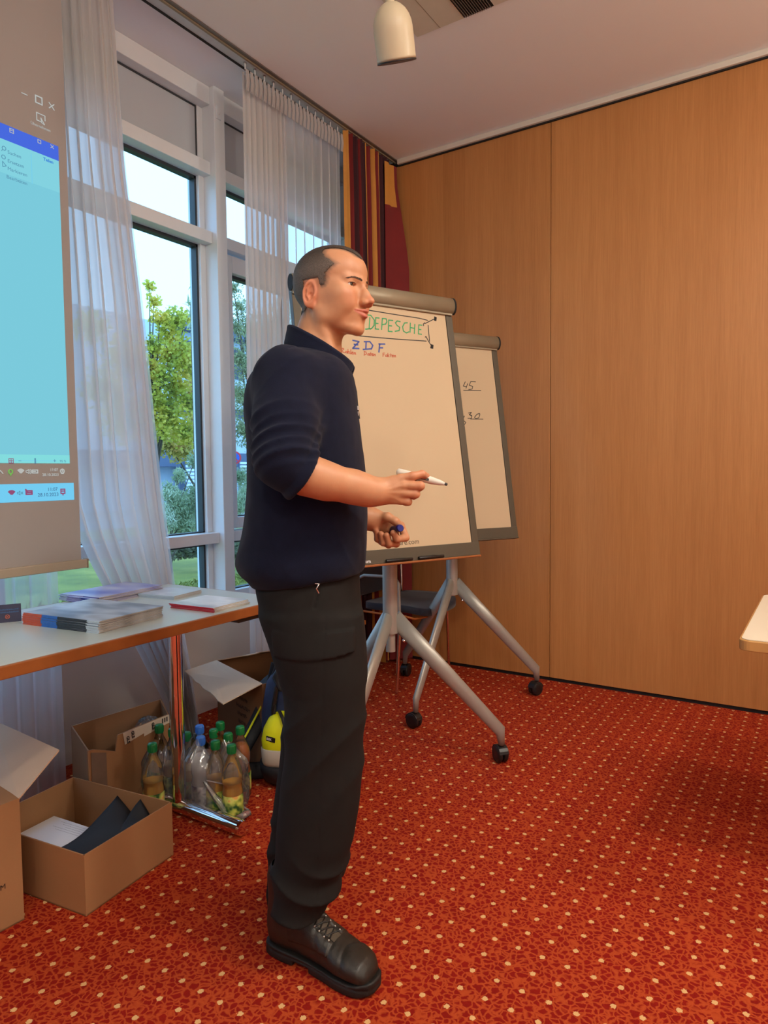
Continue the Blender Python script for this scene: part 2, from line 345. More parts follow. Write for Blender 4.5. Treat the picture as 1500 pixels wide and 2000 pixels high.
# windows: repeated bays between posts
def bay(n, y0, y1, sash=False):
    """one window bay between two posts: frame, transoms, panes; everything steps back from the room"""
    root = struct(BX('window_%d' % n, (-2.80, y0, .525), (-2.70, y1, .575), M['white_frame'], bevel=.003))
    def R(name, z0, z1, x0=-2.76, x1=-2.665, a=None, b=None, m='white_frame'):
        return BX(name, (x0, y0 if a is None else a, z0), (x1, y1 if b is None else b, z1), M[m], root, bevel=.003)
    R('transom', .845, .900); R('transom', 2.372, 2.432); R('transom', 2.712, 2.775); R('head_rail', 3.055, H, x1=-2.66)
    R('jamb', .575, 3.055, x0=-2.80, x1=-2.715, a=y0, b=y0+.035); R('jamb', .575, 3.055, x0=-2.80, x1=-2.715, a=y1-.035, b=y1)
    R('blind_panel', 2.775, 3.055, x0=-2.745, x1=-2.725, m='white_panel')
    R('panel_joint', 3.046, 3.056, x0=-2.725, x1=-2.720, a=y0+.035, b=y1-.035, m='gasket'); R('panel_joint', 2.775, 3.05, x0=-2.725, x1=-2.72, a=y1-.043, b=y1-.035, m='gasket')
    for k, (z0, z1) in enumerate(((.575, .845), (.900, 2.372), (2.432, 2.712))):
        s = .035
        if sash and k == 1: s = .10
        a, b = y0+s, y1-s; t0, t1 = (z0+.07, z1-.10) if (sash and k == 1) else (z0, z1)
        if sash and k == 1:
            fr = bmesh.new()
            for lo, hi in (((-2.77, y0+.04, z0+.01), (-2.70, a, z1-.01)), ((-2.77, b, z0+.01), (-2.70, y1-.04, z1-.01)), ((-2.77, a, z0+.01), (-2.70, b, t0)), ((-2.77, a, t1), (-2.70, b, z1-.01))): box(fr, lo, hi)
            obj('sash', fr, M['white_frame'], root, bevel=.004)
        g = bmesh.new(); q = .012
        for lo, hi in (((-2.772, a-.004, t0), (-2.735, a+q, t1)), ((-2.772, b-q, t0), (-2.735, b+.004, t1)), ((-2.772, a, t0-.002), (-2.735, b, t0+.006)), ((-2.772, a, t1-q*1.3), (-2.735, b, t1+.002))): box(g, lo, hi)
        obj('gasket', g, M['gasket'], root)
        gl = bmesh.new(); vs = [gl.verts.new(p) for p in ((-2.757, a, t0), (-2.757, b, t0), (-2.757, b, t1), (-2.757, a, t1))]; gl.faces.new(vs)
        obj('pane', gl, M['glass'], root)
    return root
def post(n, y):
    return struct(BX('trim_%d' % n, (-2.80, y, .525), (-2.63, y+.07, H), M['white_frame'], bevel=.003))
bay(1, 1.40, 2.535); post(4, 2.535); bay(2, 2.605, 3.70, True); post(5, 3.70); bay(3, .26, 1.33); post(6, 1.33)
bay(4, -.90, .19); post(7, .19); bay(5, -2.0, -.97); post(8, -.97); bay(6, -3.2, -2.07); post(9, -2.07)
# small screw bracket on the post
bm = bmesh.new(); box(bm, (-2.632, 2.545, 2.985), (-2.622, 2.575, 3.045)); lathe(bm, [(.004, 0), (.004, .006)], 8, mat=Matrix.Translation((-2.622, 2.56, 3.01)) @ Matrix.Rotation(pi/2, 4, 'Y'))
o = tag(obj('bracket', bm, M['white_frame'], bevel=.002), 'small white bracket screwed to the top of the window post', 'bracket')

# ================================================================== CURTAINS
def curtain_sheet(name, m, yf, z0, z1, x0, nf, amp, parent, seed=0, nz=26, ncol=None, split=None, th=0, drift=0.0):
    """yf(t, u): y of the sheet for fold parameter u in 0..1 at height t in 0..1 (1 = top)"""
    rnd = random.Random(seed); ph = [rnd.uniform(-.5, .5) for _ in range(nf+2)]; am = [rnd.uniform(.55, 1.15) for _ in range(nf+2)]
    nu = nf*10; bm = bmesh.new(); V = []
    for j in range(nz+1):
        t = j/nz; row = []
        for i in range(nu+1):
            u = i/nu; k = u*nf; a = am[int(k) % len(am)]*(1-(k % 1))+am[(int(k)+1) % len(am)]*(k % 1); p = ph[int(k) % len(ph)]*(1-(k % 1))+ph[(int(k)+1) % len(ph)]*(k % 1)
            A = amp*a*(.55+.45*(1-t) if t < .93 else .5)
            x = x0+A*sin(2*pi*k+p*1.6+.5*sin(3*t+seed))+drift*(1-t)
            x += .10*amp*sin(2*pi*k*3.3+seed+1.5*sin(2.2*t))
            y = yf(t, u)+.35*amp*a*sin(4*pi*k+p)*.3
            row.append(bm.verts.new((x, y, z0+(z1-z0)*t)))
        V.append(row)
    for j in range(nz):
        for i in range(nu):
            f = bm.faces.new((V[j][i], V[j][i+1], V[j+1][i+1], V[j+1][i])); f.smooth = True
            if split: f.material_index = split(i/nu)
    o = obj(name, bm, m, parent)
    if th: sd = o.modifiers.new('thickness', 'SOLIDIFY'); sd.thickness = th
    return o
def hooks(parent, ys, z):
    for y in ys:
        bm = bmesh.new(); tube(bm, [(XT-.015, y, z-.035), (XT-.015, y, z)], .0035, 6); lathe(bm, [(.007, 0), (.007, .008)], 8, mat=Matrix.Translation((XT-.015, y, z-.004))); obj('glider', bm, M['white_frame'], parent)
def heading(parent, y0, y1, n, m, z):
    for i in range(n):
        y = y0+(y1-y0)*(i+.5)/n; bm = bmesh.new()
        for k in (-1, 0, 1): tube(bm, [(XT+.002, y+k*.007, z-.10), (XT+.006, y+k*.006, z-.055), (XT+.002, y+k*.007, z-.004)], [.002, .0045, .003], 6)
        obj('pleat', bm, m, parent)
def lcL(t): return float(np.interp(.03+t*(H-.06), [0, .13, .5, .85, 1.05, 3.1], [2.00, 1.98, 1.80, 1.62, 1.53, 1.49]))
def lcR(t): return float(np.interp(.03+t*(H-.06), [0, .355, .756, 1.26, 1.886, 2.46, 3.1], [2.13, 2.08, 2.005, 1.945, 1.895, 1.83, 1.80]))
lc = thing('sheer_curtain', 'off-white sheer curtain gathered tight at top and flaring beside the projection screen', 'curtain', group='white sheer curtains')
curtain_sheet('drape', M['sheer'], lambda t, u: lcL(t)*(1-u)+u*(lcR(t)-.02), .03, H-.03, XT-.045, 7, .034, lc, 3)
curtain_sheet('drape_edge', M['sheer_thin'], lambda t, u: (lcR(t)-.12)*(1-u)+u*(lcR(t)+.035-.03*t), .02, H-.03, XT-.085, 4, .012, lc, 5)
for q in (lc,): q.location = (0, 0, 0)
rc = thing('sheer_curtain', 'off-white pleated sheer curtain hanging between the window and the red curtain', 'curtain', group='white sheer curtains')
curtain_sheet('drape', M['sheer'], lambda t, u: (2.452+.02*t)*(1-u)+u*(2.76+.02*(1-t)), .03, H-.045, XT-.03, 8, .030, rc, 11)
curtain_sheet('drape', M['sheer_thin'], lambda t, u: 2.74*(1-u)+u*3.245, .03, H-.045, XT-.03, 7, .028, rc, 14)
heading(rc, 2.46, 3.235, 26, M['sheer'], H-.04); hooks(rc, [2.48+.066*i for i in range(12)], H)
for nm, m_, y0, y1, sd, lb in (('sheer_curtain', 'sheer_thin', 1.02, 1.475, 21, 'thin white sheer curtain hanging behind the left end of the table'),):
    fc_ = thing(nm, lb, 'curtain', group='white sheer curtains'); curtain_sheet('drape', M[m_], lambda t, u: y0*(1-u)+u*y1, .03, H-.03, XT-.06, 7, .02, fc_, sd)
red = thing('striped_curtain', 'heavy red, aubergine and gold striped curtain gathered in the corner', 'curtain')
seq = [2, 0, 0, 1, 0, 1, 1, 2, 0, 0, 2, 0, 2, 1, 0, 1, 1]
curtain_sheet('drape', [M['cur_red'], M['cur_dark'], M['cur_gold']], lambda t, u: 3.245*(1-u)+u*(3.70+.04*(1-t)), .02, H-.012, XT+.0, 10, .046, red, 31, split=lambda u: seq[min(16, int(u*17))])
bm = bmesh.new()
V = []
for j in range(25):
    t = j/24; z = .02+(3.09-.02)*t; bul = .008+.088*max(0, min(1, (.97-t)*6.0))
    V.append([bm.verts.new((XT+.03+bul*u*(1 if u < 1 else .96)+.008*sin(9*u), 3.62+.12*u, z)) for u in (0, .25, .5, .75, 1)])
for j in range(24):
    for i in range(4):
        f = bm.faces.new((V[j][i], V[j][i+1], V[j+1][i+1], V[j+1][i])); f.smooth = True; f.material_index = 1 if (j > 21 and i < 3) else 0
obj('loose_edge', bm, [M['cur_red'], M['cur_gold']], red)
hooks(red, [3.27+.07*i for i in range(6)], H)

# ================================================================== PROJECTION SCREEN
XS = -2.22
M['pj_dk'] = emis('projected_slate_text', srgb(70, 110, 150))
ps = thing('projection_screen', 'pull-down projection screen showing a computer desktop beside the curtain', 'screen', (XS, .2, .86))
def P_(o): return o
def sc_box(name, y0, y1, z0, z1, x0, x1, m, parent=ps, bevel=0):
    return BX(name, (x0-XS, y0-.2, z0-.86), (x1-XS, y1-.2, z1-.86), m, parent, bevel)
sheet = sc_box('screen_sheet', -.62, 1.452, .895, 3.00, XS-.001, XS+.0, M['screen'])
sc_box('bottom_bar', -.66, 1.468, .876, .907, XS-.014, XS+.012, M['screen_bar'], bevel=.003)
sc_box('end_cap', 1.468, 1.472, .875, .908, XS-.015, XS+.013, M['taupe'])
sc_box('screen_housing', -.70, 1.53, 3.00, 3.10, XS-.05, XS+.05, M['white_frame'], bevel=.01)
def pj(name, px0, py0, px1, py1, m, lift=.001, par=sheet):
    a = at(px0, py0, 0, XS); b = at(px1, py1, 0, XS); return a, b
zt = at(100, 281, 0, XS)[2]; yr = 1.421
page = sc_box('projected_image', -.6, yr, at(133, 903, 0, XS)[2]+.0, zt, XS+.0005, XS+.001, M['pj_page'])
def pi_(name, y0, y1, z0, z1, m, lift=.0015): return sc_box(name, y0, y1, z0, z1, XS+.001, XS+lift, m, page) 
zr0 = at(100, 371, 0, XS)[2]
pi_('ribbon', -.6, yr, zr0, zt-.03, M['pj_ribbon']); pi_('title_bar', -.6, yr, zt-.048, zt, M['pj_blue'], .002)
zs = at(100, 905, 0, XS)[2]; pi_('status_bar', -.6, yr, zs, zs+.028, M['pj_status'])
tb0, tb1 = at(100, 978, 0, XS)[2], at(100, 944, 0, XS)[2]
tb = sc_box('projected_taskbar', -.6, yr+.012, tb0, tb1, XS+.0005, XS+.001, M['pj_bar'])
def stext(s, px, py, size, m, par, bold=.0):
    p = at(px, py, 0, XS); return text('lettering', s, size, frame_mat((.0022, p[1]-.2, p[2]-.86), (0, 1, 0), (0, 0, 1)), M[m], par, bold=bold)
stext('Suchen', 14, 300, .0155, 'pj_text', page); stext('Ersetzen', 14, 317, .0155, 'pj_text', page); stext('Markieren', 14, 332, .0155, 'pj_text', page); stext('Bearbeiten', 12, 348, .0155, 'pj_text', page)
stext('Teilen', 84, 313, .014, 'pj_btxt', page, .0003); stext('\u00dcbernehmen', 59, 242, .0130, 'pj_light', sheet, .0)
stext('11:07', 97, 920, .0130, 'pj_light', sheet, .0002); stext('28.10.2023', 82, 930, .0132, 'pj_light', sheet, .0002)
stext('11:07', 92, 959, .0165, 'pj_dk', tb, .0); stext('28.10.2023', 73, 970, .0168, 'pj_dk', tb, .0); stext('95 %', 116, 903, .012, 'pj_text', page)
def icon(lines, px, py, s, m, par, wd=.0028):
    p = at(px, py, 0, XS); return strokes('icon', [[(x*s, y*s) for x, y in l] for l in lines], frame_mat((.0022, p[1]-.2, p[2]-.86), (0, 1, 0), (0, 0, 1)), wd, M[m], par)
sq = [(-1, -1), (1, -1), (1, 1), (-1, 1), (-1, -1)]; X_ = [[(-1, -1), (1, 1)], [(-1, 1), (1, -1)]]
icon([sq], 75, 196, .011, 'pj_light', sheet, .004); icon(X_, 100, 208, .009, 'pj_light', sheet, .003); icon([[(-1, 0), (1, 0)]], 47, 184, .009, 'pj_light', sheet)
icon([[(-1.2, 1), (1.2, 1), (1.2, -.3)], [(-1.2, 1), (-1.2, -1), (0, -1)], [(0, 0), (1, -1.4), (.2, -1.2), (0, 0)]], 79, 231, .012, 'pj_light', sheet, .003)
icon([sq], 76, 277, .005, 'pj_light', page, .002); icon(X_, 101, 287, .005, 'pj_light', page, .002); icon([sq, [(-1, .2), (1, .2)]], 22, 256, .006, 'pj_light', page, .002)
icon([arc(0, 0, 1, 1, 0, 360, 10), [(-.6, -.7), (-1.3, -1.6)]], 7, 290, .006, 'pj_text', page, .002); icon([arc(0, 0, 1, 1, 0, 360, 10)], 6, 307, .006, 'pj_text', page, .002); icon([[(-.6, 1.3), (-.6, -1), (1, -.2), (-.6, 1.3)]], 7, 322, .007, 'pj_text', page, .002)
icon([[(0, -4), (0, 4)]], 61, 330, .012, 'pj_bar', page, .0015); icon([sq, [(-1, 0), (1, 0)], [(0, -1), (0, 1)]], 21, 900, .007, 'pj_red', page, .002)
icon([[(-9, 0), (9, 0)]], 70, 900, .008, 'pj_bar', page, .0015); icon([[(0, -1), (0, 1)]], 68, 900, .007, 'pj_text', page, .005); icon([[(-1, 0), (1, 0)]], 38, 900, .004, 'pj_text', page, .002); icon([[(-1, 0), (1, 0)], [(0, 1), (0, -1)]], 106, 900, .004, 'pj_text', page, .002)
wifi = [arc(0, -1, r, r, 45, 135, 5) for r in (.5, 1.1, 1.7, 2.2)]
spk = [[(-1, -.4), (-1, .4), (-.3, .4), (.3, 1), (.3, -1), (-.3, -.4), (-1, -.4)]]
icon(wifi, 40, 921, .006, 'pj_light', sheet, .0045); icon(spk+[arc(.4, 0, .6, .8, -60, 60, 4), arc(.4, 0, 1.2, 1.3, -60, 60, 4)], 54, 921, .007, 'pj_light', sheet, .002)
icon([[(-1.4, -.7), (1.2, -.7), (1.2, .7), (-1.4, .7), (-1.4, -.7)], [(-1, 0), (.2, 0)]], 68, 921, .007, 'pj_light', sheet, .004); icon([arc(0, .2, .9, 1, 0, 360, 10), [(0, -1.6), (0, -.8)]], 20, 922, .007, 'pj_green', sheet, .0035)
icon([arc(0, .2, 1, 1, 0, 360, 8), [(0, 0), (0, 1)], [(-.5, -1), (.5, -1)]], 121, 921, .007, 'pj_light', sheet, .004); icon([[(-1.4, -.5), (-.4, .6), (.6, -.6)]], 2, 922, .008, 'pj_light', sheet)
icon(wifi, 22, 963, .0065, 'pj_red', tb, .004); icon(spk+[[(.9, -.5), (1.8, .5)], [(.9, .5), (1.8, -.5)]], 37, 963, .0065, 'pj_text', tb, .002)
icon([[(-1.4, -.8), (1.4, -.8), (1.4, .8), (-1.4, .8), (-1.4, -.8)], [(-1, 0), (1, 0)], [(-1.6, 1.4), (-.6, .6)]], 56, 962, .007, 'pj_red', tb, .005); icon([[(-.9, -.8), (.9, -.8), (.9, 1), (-.9, 1), (-.9, -.8)], [(-.5, .2), (.6, .2)], [(0, -1.5), (0, -.8)]], 122, 960, .008, 'pj_red', tb, .004)

# ================================================================== CEILING ITEMS
M['hatch'] = simple('hatch_board', srgb(208, 202, 184), .8, var=.03)
lp = at(770, 60, 2, 2.60); lx, ly = [float(v_) for v_ in (CO+ray(766, 42)*2.08)[:2]]; lz = float((CO+ray(766, 42)*2.08)[2])
lampt = thing('ceiling_spotlight', 'cream cylindrical spotlight with a domed top hanging from the ceiling', 'lamp', (lx, ly, lz))
vr = Vector(ray(767, 54)).normalized(); upx = Vector(CU)-vr*vr.dot(Vector(CU)); upx.normalize(); axl = (upx*cos(radians(8))+Vector(CR)*sin(radians(-8))); axl = (axl*cos(radians(5))+vr*sin(radians(5)))   # the head is turned up towards the far wall
Ml = axl.to_track_quat('Z', 'Y').to_matrix().to_4x4() @ Matrix.Scale(1.16, 4)
bm = bmesh.new(); prof = [(.0505, -.085), (.0520, -.088), (.0520, -.080), (.0520, -.018)]+[(.052*cos(radians(a)), -.018+.062*sin(radians(a))) for a in (15, 30, 45, 60, 72, 82)]+[(.006, .0445), (.001, .045)]
lathe(bm, prof, 40, mat=Ml); obj('lamp_shade', bm, M['lamp'], lampt)
bm = bmesh.new(); lathe(bm, [(.0505, -.090), (.0525, -.0905), (.0525, -.0875), (.0505, -.087)], 40, mat=Ml); lathe(bm, [(.0505, -.086), (.0505, -.084)], 40, mat=Ml); obj('rim', bm, M['black'], lampt)
bm = bmesh.new(); kp = Ml @ Vector((0, 0, .050)); tube(bm, [Ml @ Vector((0, 0, .040)), kp, (kp.x, kp.y, kp.z+.02), (kp.x, kp.y, H-lz)], [.014, .013, .009, .009], 12); obj('stem', bm, M['lamp'], lampt)
bm = bmesh.new(); lathe(bm, [(.045, H-lz-.03), (.045, H-lz)], 24, mat=Matrix.Translation((kp.x, kp.y, 0))); obj('ceiling_rose', bm, M['lamp'], lampt)
A_, B_, C_, D_ = [at(*p, 2, H) for p in ((815, 71), (907, 34), (965, 11), (880, 0))]
hat = struct(BX('trim_20', (A_[0], A_[1]-.62, H-.004), (B_[0]+.0, A_[1], H+.0), M['lamp'], bevel=.001)); hat.data.materials[0] = M['hatch']
BX('hatch_seam', (A_[0]+.115, A_[1]-.62, H-.0048), (A_[0]+.117, A_[1], H-.0042), M['taupe'], hat)
vent = thing('ceiling_vent', 'brown louvred ventilation grille set in the ceiling', 'vent', (B_[0], A_[1]-.31, H))
BX('backing', (0.001, -.31, -.003), (C_[0]-B_[0], .31, -.0005), M['blackmatte'], vent)
for i in range(12):
    x = .004+i*(C_[0]-B_[0]-.012)/12
    Mx = Matrix.Translation((x+.006, 0, -.0055)) @ Matrix.Rotation(radians(35), 4, 'Y'); bm = bmesh.new(); box(bm, (-.0045, -.308, -.0008), (.0045, .308, .0008), mat=Mx); obj('slat', bm, M['track'], vent)
struct(BX('trim_21', (C_[0]+.002, A_[1]-.62, H-.004), (C_[0]+.25, A_[1], H), M['trim']))
# ================================================================== TABLE ON THE LEFT
TZ = .75
tl = thing('folding_table', 'long table with white laminate top, wooden edge and chrome column legs', 'table')
bm = bmesh.new(); box(bm, (-2.30, -.05, TZ-.006), (-1.655, 1.895, TZ)); obj('tabletop', bm, M['laminate'], tl, bevel=.001)
for nm, lo, hi in (('edge_band', (-1.66, -.055, TZ-.034), (-1.648, 1.902, TZ-.0005)), ('edge_band', (-2.307, -.055, TZ-.034), (-2.295, 1.902, TZ-.0005)), ('edge_band', (-2.295, 1.892, TZ-.034), (-1.66, 1.902, TZ-.0005)), ('edge_band', (-2.295, -.055, TZ-.034), (-1.66, -.045, TZ-.0005))):
    BX(nm, lo, hi, M['edge'], tl, bevel=.003)
BX('core', (-2.295, -.045, TZ-.032), (-1.66, 1.892, TZ-.006), M['edge'], tl)
for y in (1.60, .35):
    bm = bmesh.new(); lathe(bm, [(.0245, .05), (.0245, TZ-.034)], 32, mat=Matrix.Translation((-1.915, y, 0))); obj('column_leg', bm, M['chrome'], tl)
    bm = bmesh.new(); tube(bm, [(-2.26, y, .032), (-1.615, y, .032)], .026, 24); obj('foot', bm, M['chrome'], tl, smooth=True)
    bm = bmesh.new(); tube(bm, [(-1.616, y, .032), (-1.607, y, .032)], [.0265, .024], 24); obj('foot_cap', bm, M['chrome'], tl)
    BX('bracket', (-2.15, y-.03, TZ-.046), (-1.75, y+.03, TZ-.034), M['black'], tl, bevel=.003)
PR('latch', [(-1.70, 1.64, TZ-.034), (-1.70, 1.80, TZ-.034), (-1.70, 1.78, TZ-.050), (-1.70, 1.66, TZ-.050)], (.035, 0, 0), M['black'], tl)

# ---- stacks of magazines: every copy is its own thing
def magazine(name, x, y, z, w, d, t, rz, spine, cover, label, group, art=None, wobble=0, cat='magazine'):
    """w along x' (spine length), d along y' (depth away from the spine); origin at the spine corner"""
    r = thing(name, label, cat, (x, y, z), rz, group)
    BX('pages', (.001, .0016, .0003), (w-.001, d-.001, t-.0003), M['pagecut'], r)
    bm = bmesh.new(); box(bm, (0, .001, t-.0004), (w, d, t)); box(bm, (0, .001, 0), (w, d, .0004)); obj('cover', bm, cover, r)
    x0 = 0
    for wd, m in spine:
        BX('spine', (x0*w, -.0008, .0005), ((x0+wd)*w, .0010, t-.0005), M[m] if isinstance(m, str) else m, r); x0 += wd
    return r
def cover_mat(name, cols, sc=7, seed=0):
    m, t, b = new_mat(name); tc = t.new('TexCoord'); mp = t.new('Mapping'); t.link(tc.outputs['Object'], mp.inputs[0]); mp.inputs['Location'].default_value = (seed*3.1, seed*1.7, 0); mp.inputs['Scale'].default_value = (.7, 1.5, 1)
    n = t.noise(sc, 2, mp.outputs[0]); st = [(.3+.4*i/(len(cols)-1), c[:3]) for i, c in enumerate(cols)]
    t.link(t.ramp(n, st), b.inputs['Base Color']); b.inputs['Roughness'].default_value = .28; return m
M['orange_p'] = simple('orange_print', srgb(214, 84, 34), .4); M['azure_p'] = simple('azure_print', srgb(46, 118, 214), .4); M['slate_p'] = simple('slate_print', srgb(46, 52, 56), .4); M['pale_p'] = simple('pale_blue_print', srgb(206, 222, 236), .4); M['lilac_p'] = simple('lilac_print', srgb(160, 150, 200), .4); M['indigo_p'] = simple('indigo_print', srgb(46, 50, 150), .4)
cv1 = cover_mat('cover_landscape', [srgb(84, 88, 98), srgb(126, 136, 154), srgb(186, 194, 208), srgb(150, 150, 158)], 6, 1)
cv2 = cover_mat('cover_indigo', [srgb(84, 92, 190), srgb(128, 130, 200), srgb(196, 196, 220), srgb(206, 210, 228)], 3.2, 2)
cv3 = cover_mat('cover_pale', [srgb(176, 182, 196), srgb(206, 212, 222), srgb(146, 156, 176)], 7, 3)
cv4 = cover_mat('cover_white_map', [srgb(214, 222, 232), srgb(236, 240, 246), srgb(170, 178, 190)], 8, 4)
def stack_at(pts, z):
    """spine corner A -> spine end B and the far corner C, from floor-plan points"""
    A, B, Cc = [np.array(p[:2]) for p in pts]; e = B-A; w_ = np.linalg.norm(e); rz = math.atan2(e[1], e[0]); d = abs((Cc-B) @ np.array([-e[1], e[0]])/w_); return A, w_, d, rz
# front stack: spine faces the camera
SA = [at(*p, 2, TZ) for p in ((45, 1219), (194, 1238), (311, 1204))]
A, w_, d_, rz = stack_at(SA, TZ)
nst = 11; words = ['lowest', 'second lowest', 'third from the bottom', 'fourth from the bottom', 'fifth from the bottom', 'middle', 'fifth from the top', 'fourth from the top', 'third from the top', 'second from the top', 'topmost']
for k in range(nst):
    j = random.uniform(-.0025, .0025)
    magazine('magazine', A[0]+j, A[1]+j*.6, TZ+k*.0033, w_, d_, .0031, rz+random.uniform(-.008, .008), [(.26, 'orange_p'), (.21, 'azure_p'), (.38, 'slate_p'), (.15, 'pale_p')], cv1, 'glossy magazine, %s of the stack with orange, blue and slate spines' % words[k], 'magazines in the front stack')
# indigo stack at the back
SB = [at(108, 1166, 0, -2.265), at(186, 1182, 2, TZ)]
A = np.array(SB[0][:2]); B = np.array(SB[1][:2])
Bq, Cq = np.array(at(188, 1182, 2, TZ)[:2]), np.array(at(338, 1152, 2, TZ)[:2]); nq = (Cq-Bq); d_ = min(np.linalg.norm(nq), .31); nq /= np.linalg.norm(nq); w2 = .20; eq = np.array([nq[1], -nq[0]]); A = Bq-eq*w2; rz = math.atan2(eq[1], eq[0])
lb2 = ['lowest', 'second lowest', 'third from the bottom', 'fourth from the bottom', 'fourth from the top', 'third from the top', 'second from the top', 'topmost']
for k in range(8):
    j = random.uniform(-.004, .004)
    magazine('magazine', A[0]+j, A[1]+j, TZ+k*.0031, w2, min(d_, .30), .0029, rz+random.uniform(-.02, .02)+(.05 if k == 7 else 0), [(.22, 'pale_p'), (.38, 'lilac_p'), (.4, 'indigo_p')], cv2, 'indigo and lilac brochure, %s of the stack nearest the curtain' % lb2[k], 'indigo brochures at the back of the table')
A, w_, d_, rz = stack_at([at(270, 1166, 2, TZ), at(340, 1172, 2, TZ), at(424, 1161, 2, TZ)], TZ)
lb3 = ['bottom', 'second', 'third', 'fourth', 'top']
for k in range(5):
    j = random.uniform(-.002, .002)
    magazine('booklet', A[0]+j, A[1]+j, TZ+k*.0028, w_, d_, .0025, rz+random.uniform(-.01, .01), [(1., 'pale_p')], cv3, 'pale booklet, %s of the stack behind the red ones' % ['lowest', 'second lowest', 'middle', 'second from the top', 'topmost'][k], 'pale booklets')
A, w_, d_, rz = stack_at([at(332, 1187, 2, TZ), at(418, 1197, 2, TZ), at(496, 1180, 2, TZ)], TZ)
for k in range(4):
    j = random.uniform(-.003, .003)
    magazine('booklet', A[0]+j, A[1]+j, TZ+k*.0040, w_, min(d_, .24), .0037, rz+random.uniform(-.02, .02), [(1., 'red')], cv4, 'booklet with red spine, %s of the stack at the table end' % ['lowest', 'second lowest', 'second from the top', 'topmost'][k], 'red-spined booklets')
# dark blue card standing at the left edge
pc = at(0, 1217, 2, TZ); pe = at(42, 1213, 2, TZ); e = (pe-pc); e /= np.linalg.norm(e); p0 = pe-e*.16
sg = thing('display_card', 'dark blue folded display card standing at the left end of the table', 'card', (p0[0], p0[1], TZ), math.atan2(e[1], e[0]))
PR('front_leaf', [(0, 0, 0), (.16, 0, 0), (.16, .012, .054), (0, .012, .054)], (0, .0008, 0), M['navy'], sg); PR('rear_leaf', [(0, .026, 0), (.16, .026, 0), (.16, .0135, .054), (0, .0135, .054)], (0, .0008, 0), M['navy'], sg)
Mc = frame_mat((0, -.0008+.0100, .043), (1, 0, 0), (0, .217, .976)) 
for q in (.037, .029):      # two lines of fine print, too small to read
    rnd_ = random.Random(int(q*1000)); L_ = []
    for k in range(24): L_.append([(.002*k*1.35, 0), (.002*k*1.35+rnd_.uniform(0, .0006), rnd_.uniform(.0022, .0042))]); 
    strokes('fine_print', L_, frame_mat((.090, -.0012+q*.222, q), (1, 0, 0), (0, .217, .976)), .0009, M['pj_dk'], sg, .0002)
strokes('emblem', [arc(0, 0, .006, .006, 0, 360, 12), [(-.003, -.003), (.003, .003)], [(-.003, .003), (.003, -.003)]], frame_mat((.122, -.0012+.017*.222, .017), (1, 0, 0), (0, .217, .976)), .0014, M['ink_r'], sg)
# ================================================================== TABLE ON THE RIGHT
t2 = thing('conference_table', 'white topped conference table with rounded beech edge at the right', 'table')
bm = bmesh.new()
def rrect(x0, x1, y0, y1, r, z):
    P = []
    for cx, cy, a in ((x1-r, y1-r, 0), (x0+r, y1-r, 90), (x0+r, y0+r, 180), (x1-r, y0+r, 270)):
        P += [(cx+r*cos(radians(a+k*15)), cy+r*sin(radians(a+k*15)), z) for k in range(7)]
    return P
prism(bm, rrect(-.205, 1.2, 2.095, 2.90, .028, .702), (0, 0, .030)); obj('edge_band', bm, M['edge_l'], t2, bevel=.003)
bm = bmesh.new(); prism(bm, rrect(-.199, 1.194, 2.101, 2.894, .024, .7325), (0, 0, .0018)); obj('tabletop', bm, M['laminate_w'], t2)
for x in (.35, 1.0):
    bm = bmesh.new(); lathe(bm, [(.025, .05), (.025, .70)], 24, mat=Matrix.Translation((x, 2.5, 0))); obj('column_leg', bm, M['chrome'], t2)
    bm = bmesh.new(); tube(bm, [(x, 2.20, .03), (x, 2.80, .03)], .026, 20); obj('foot', bm, M['chrome'], t2)

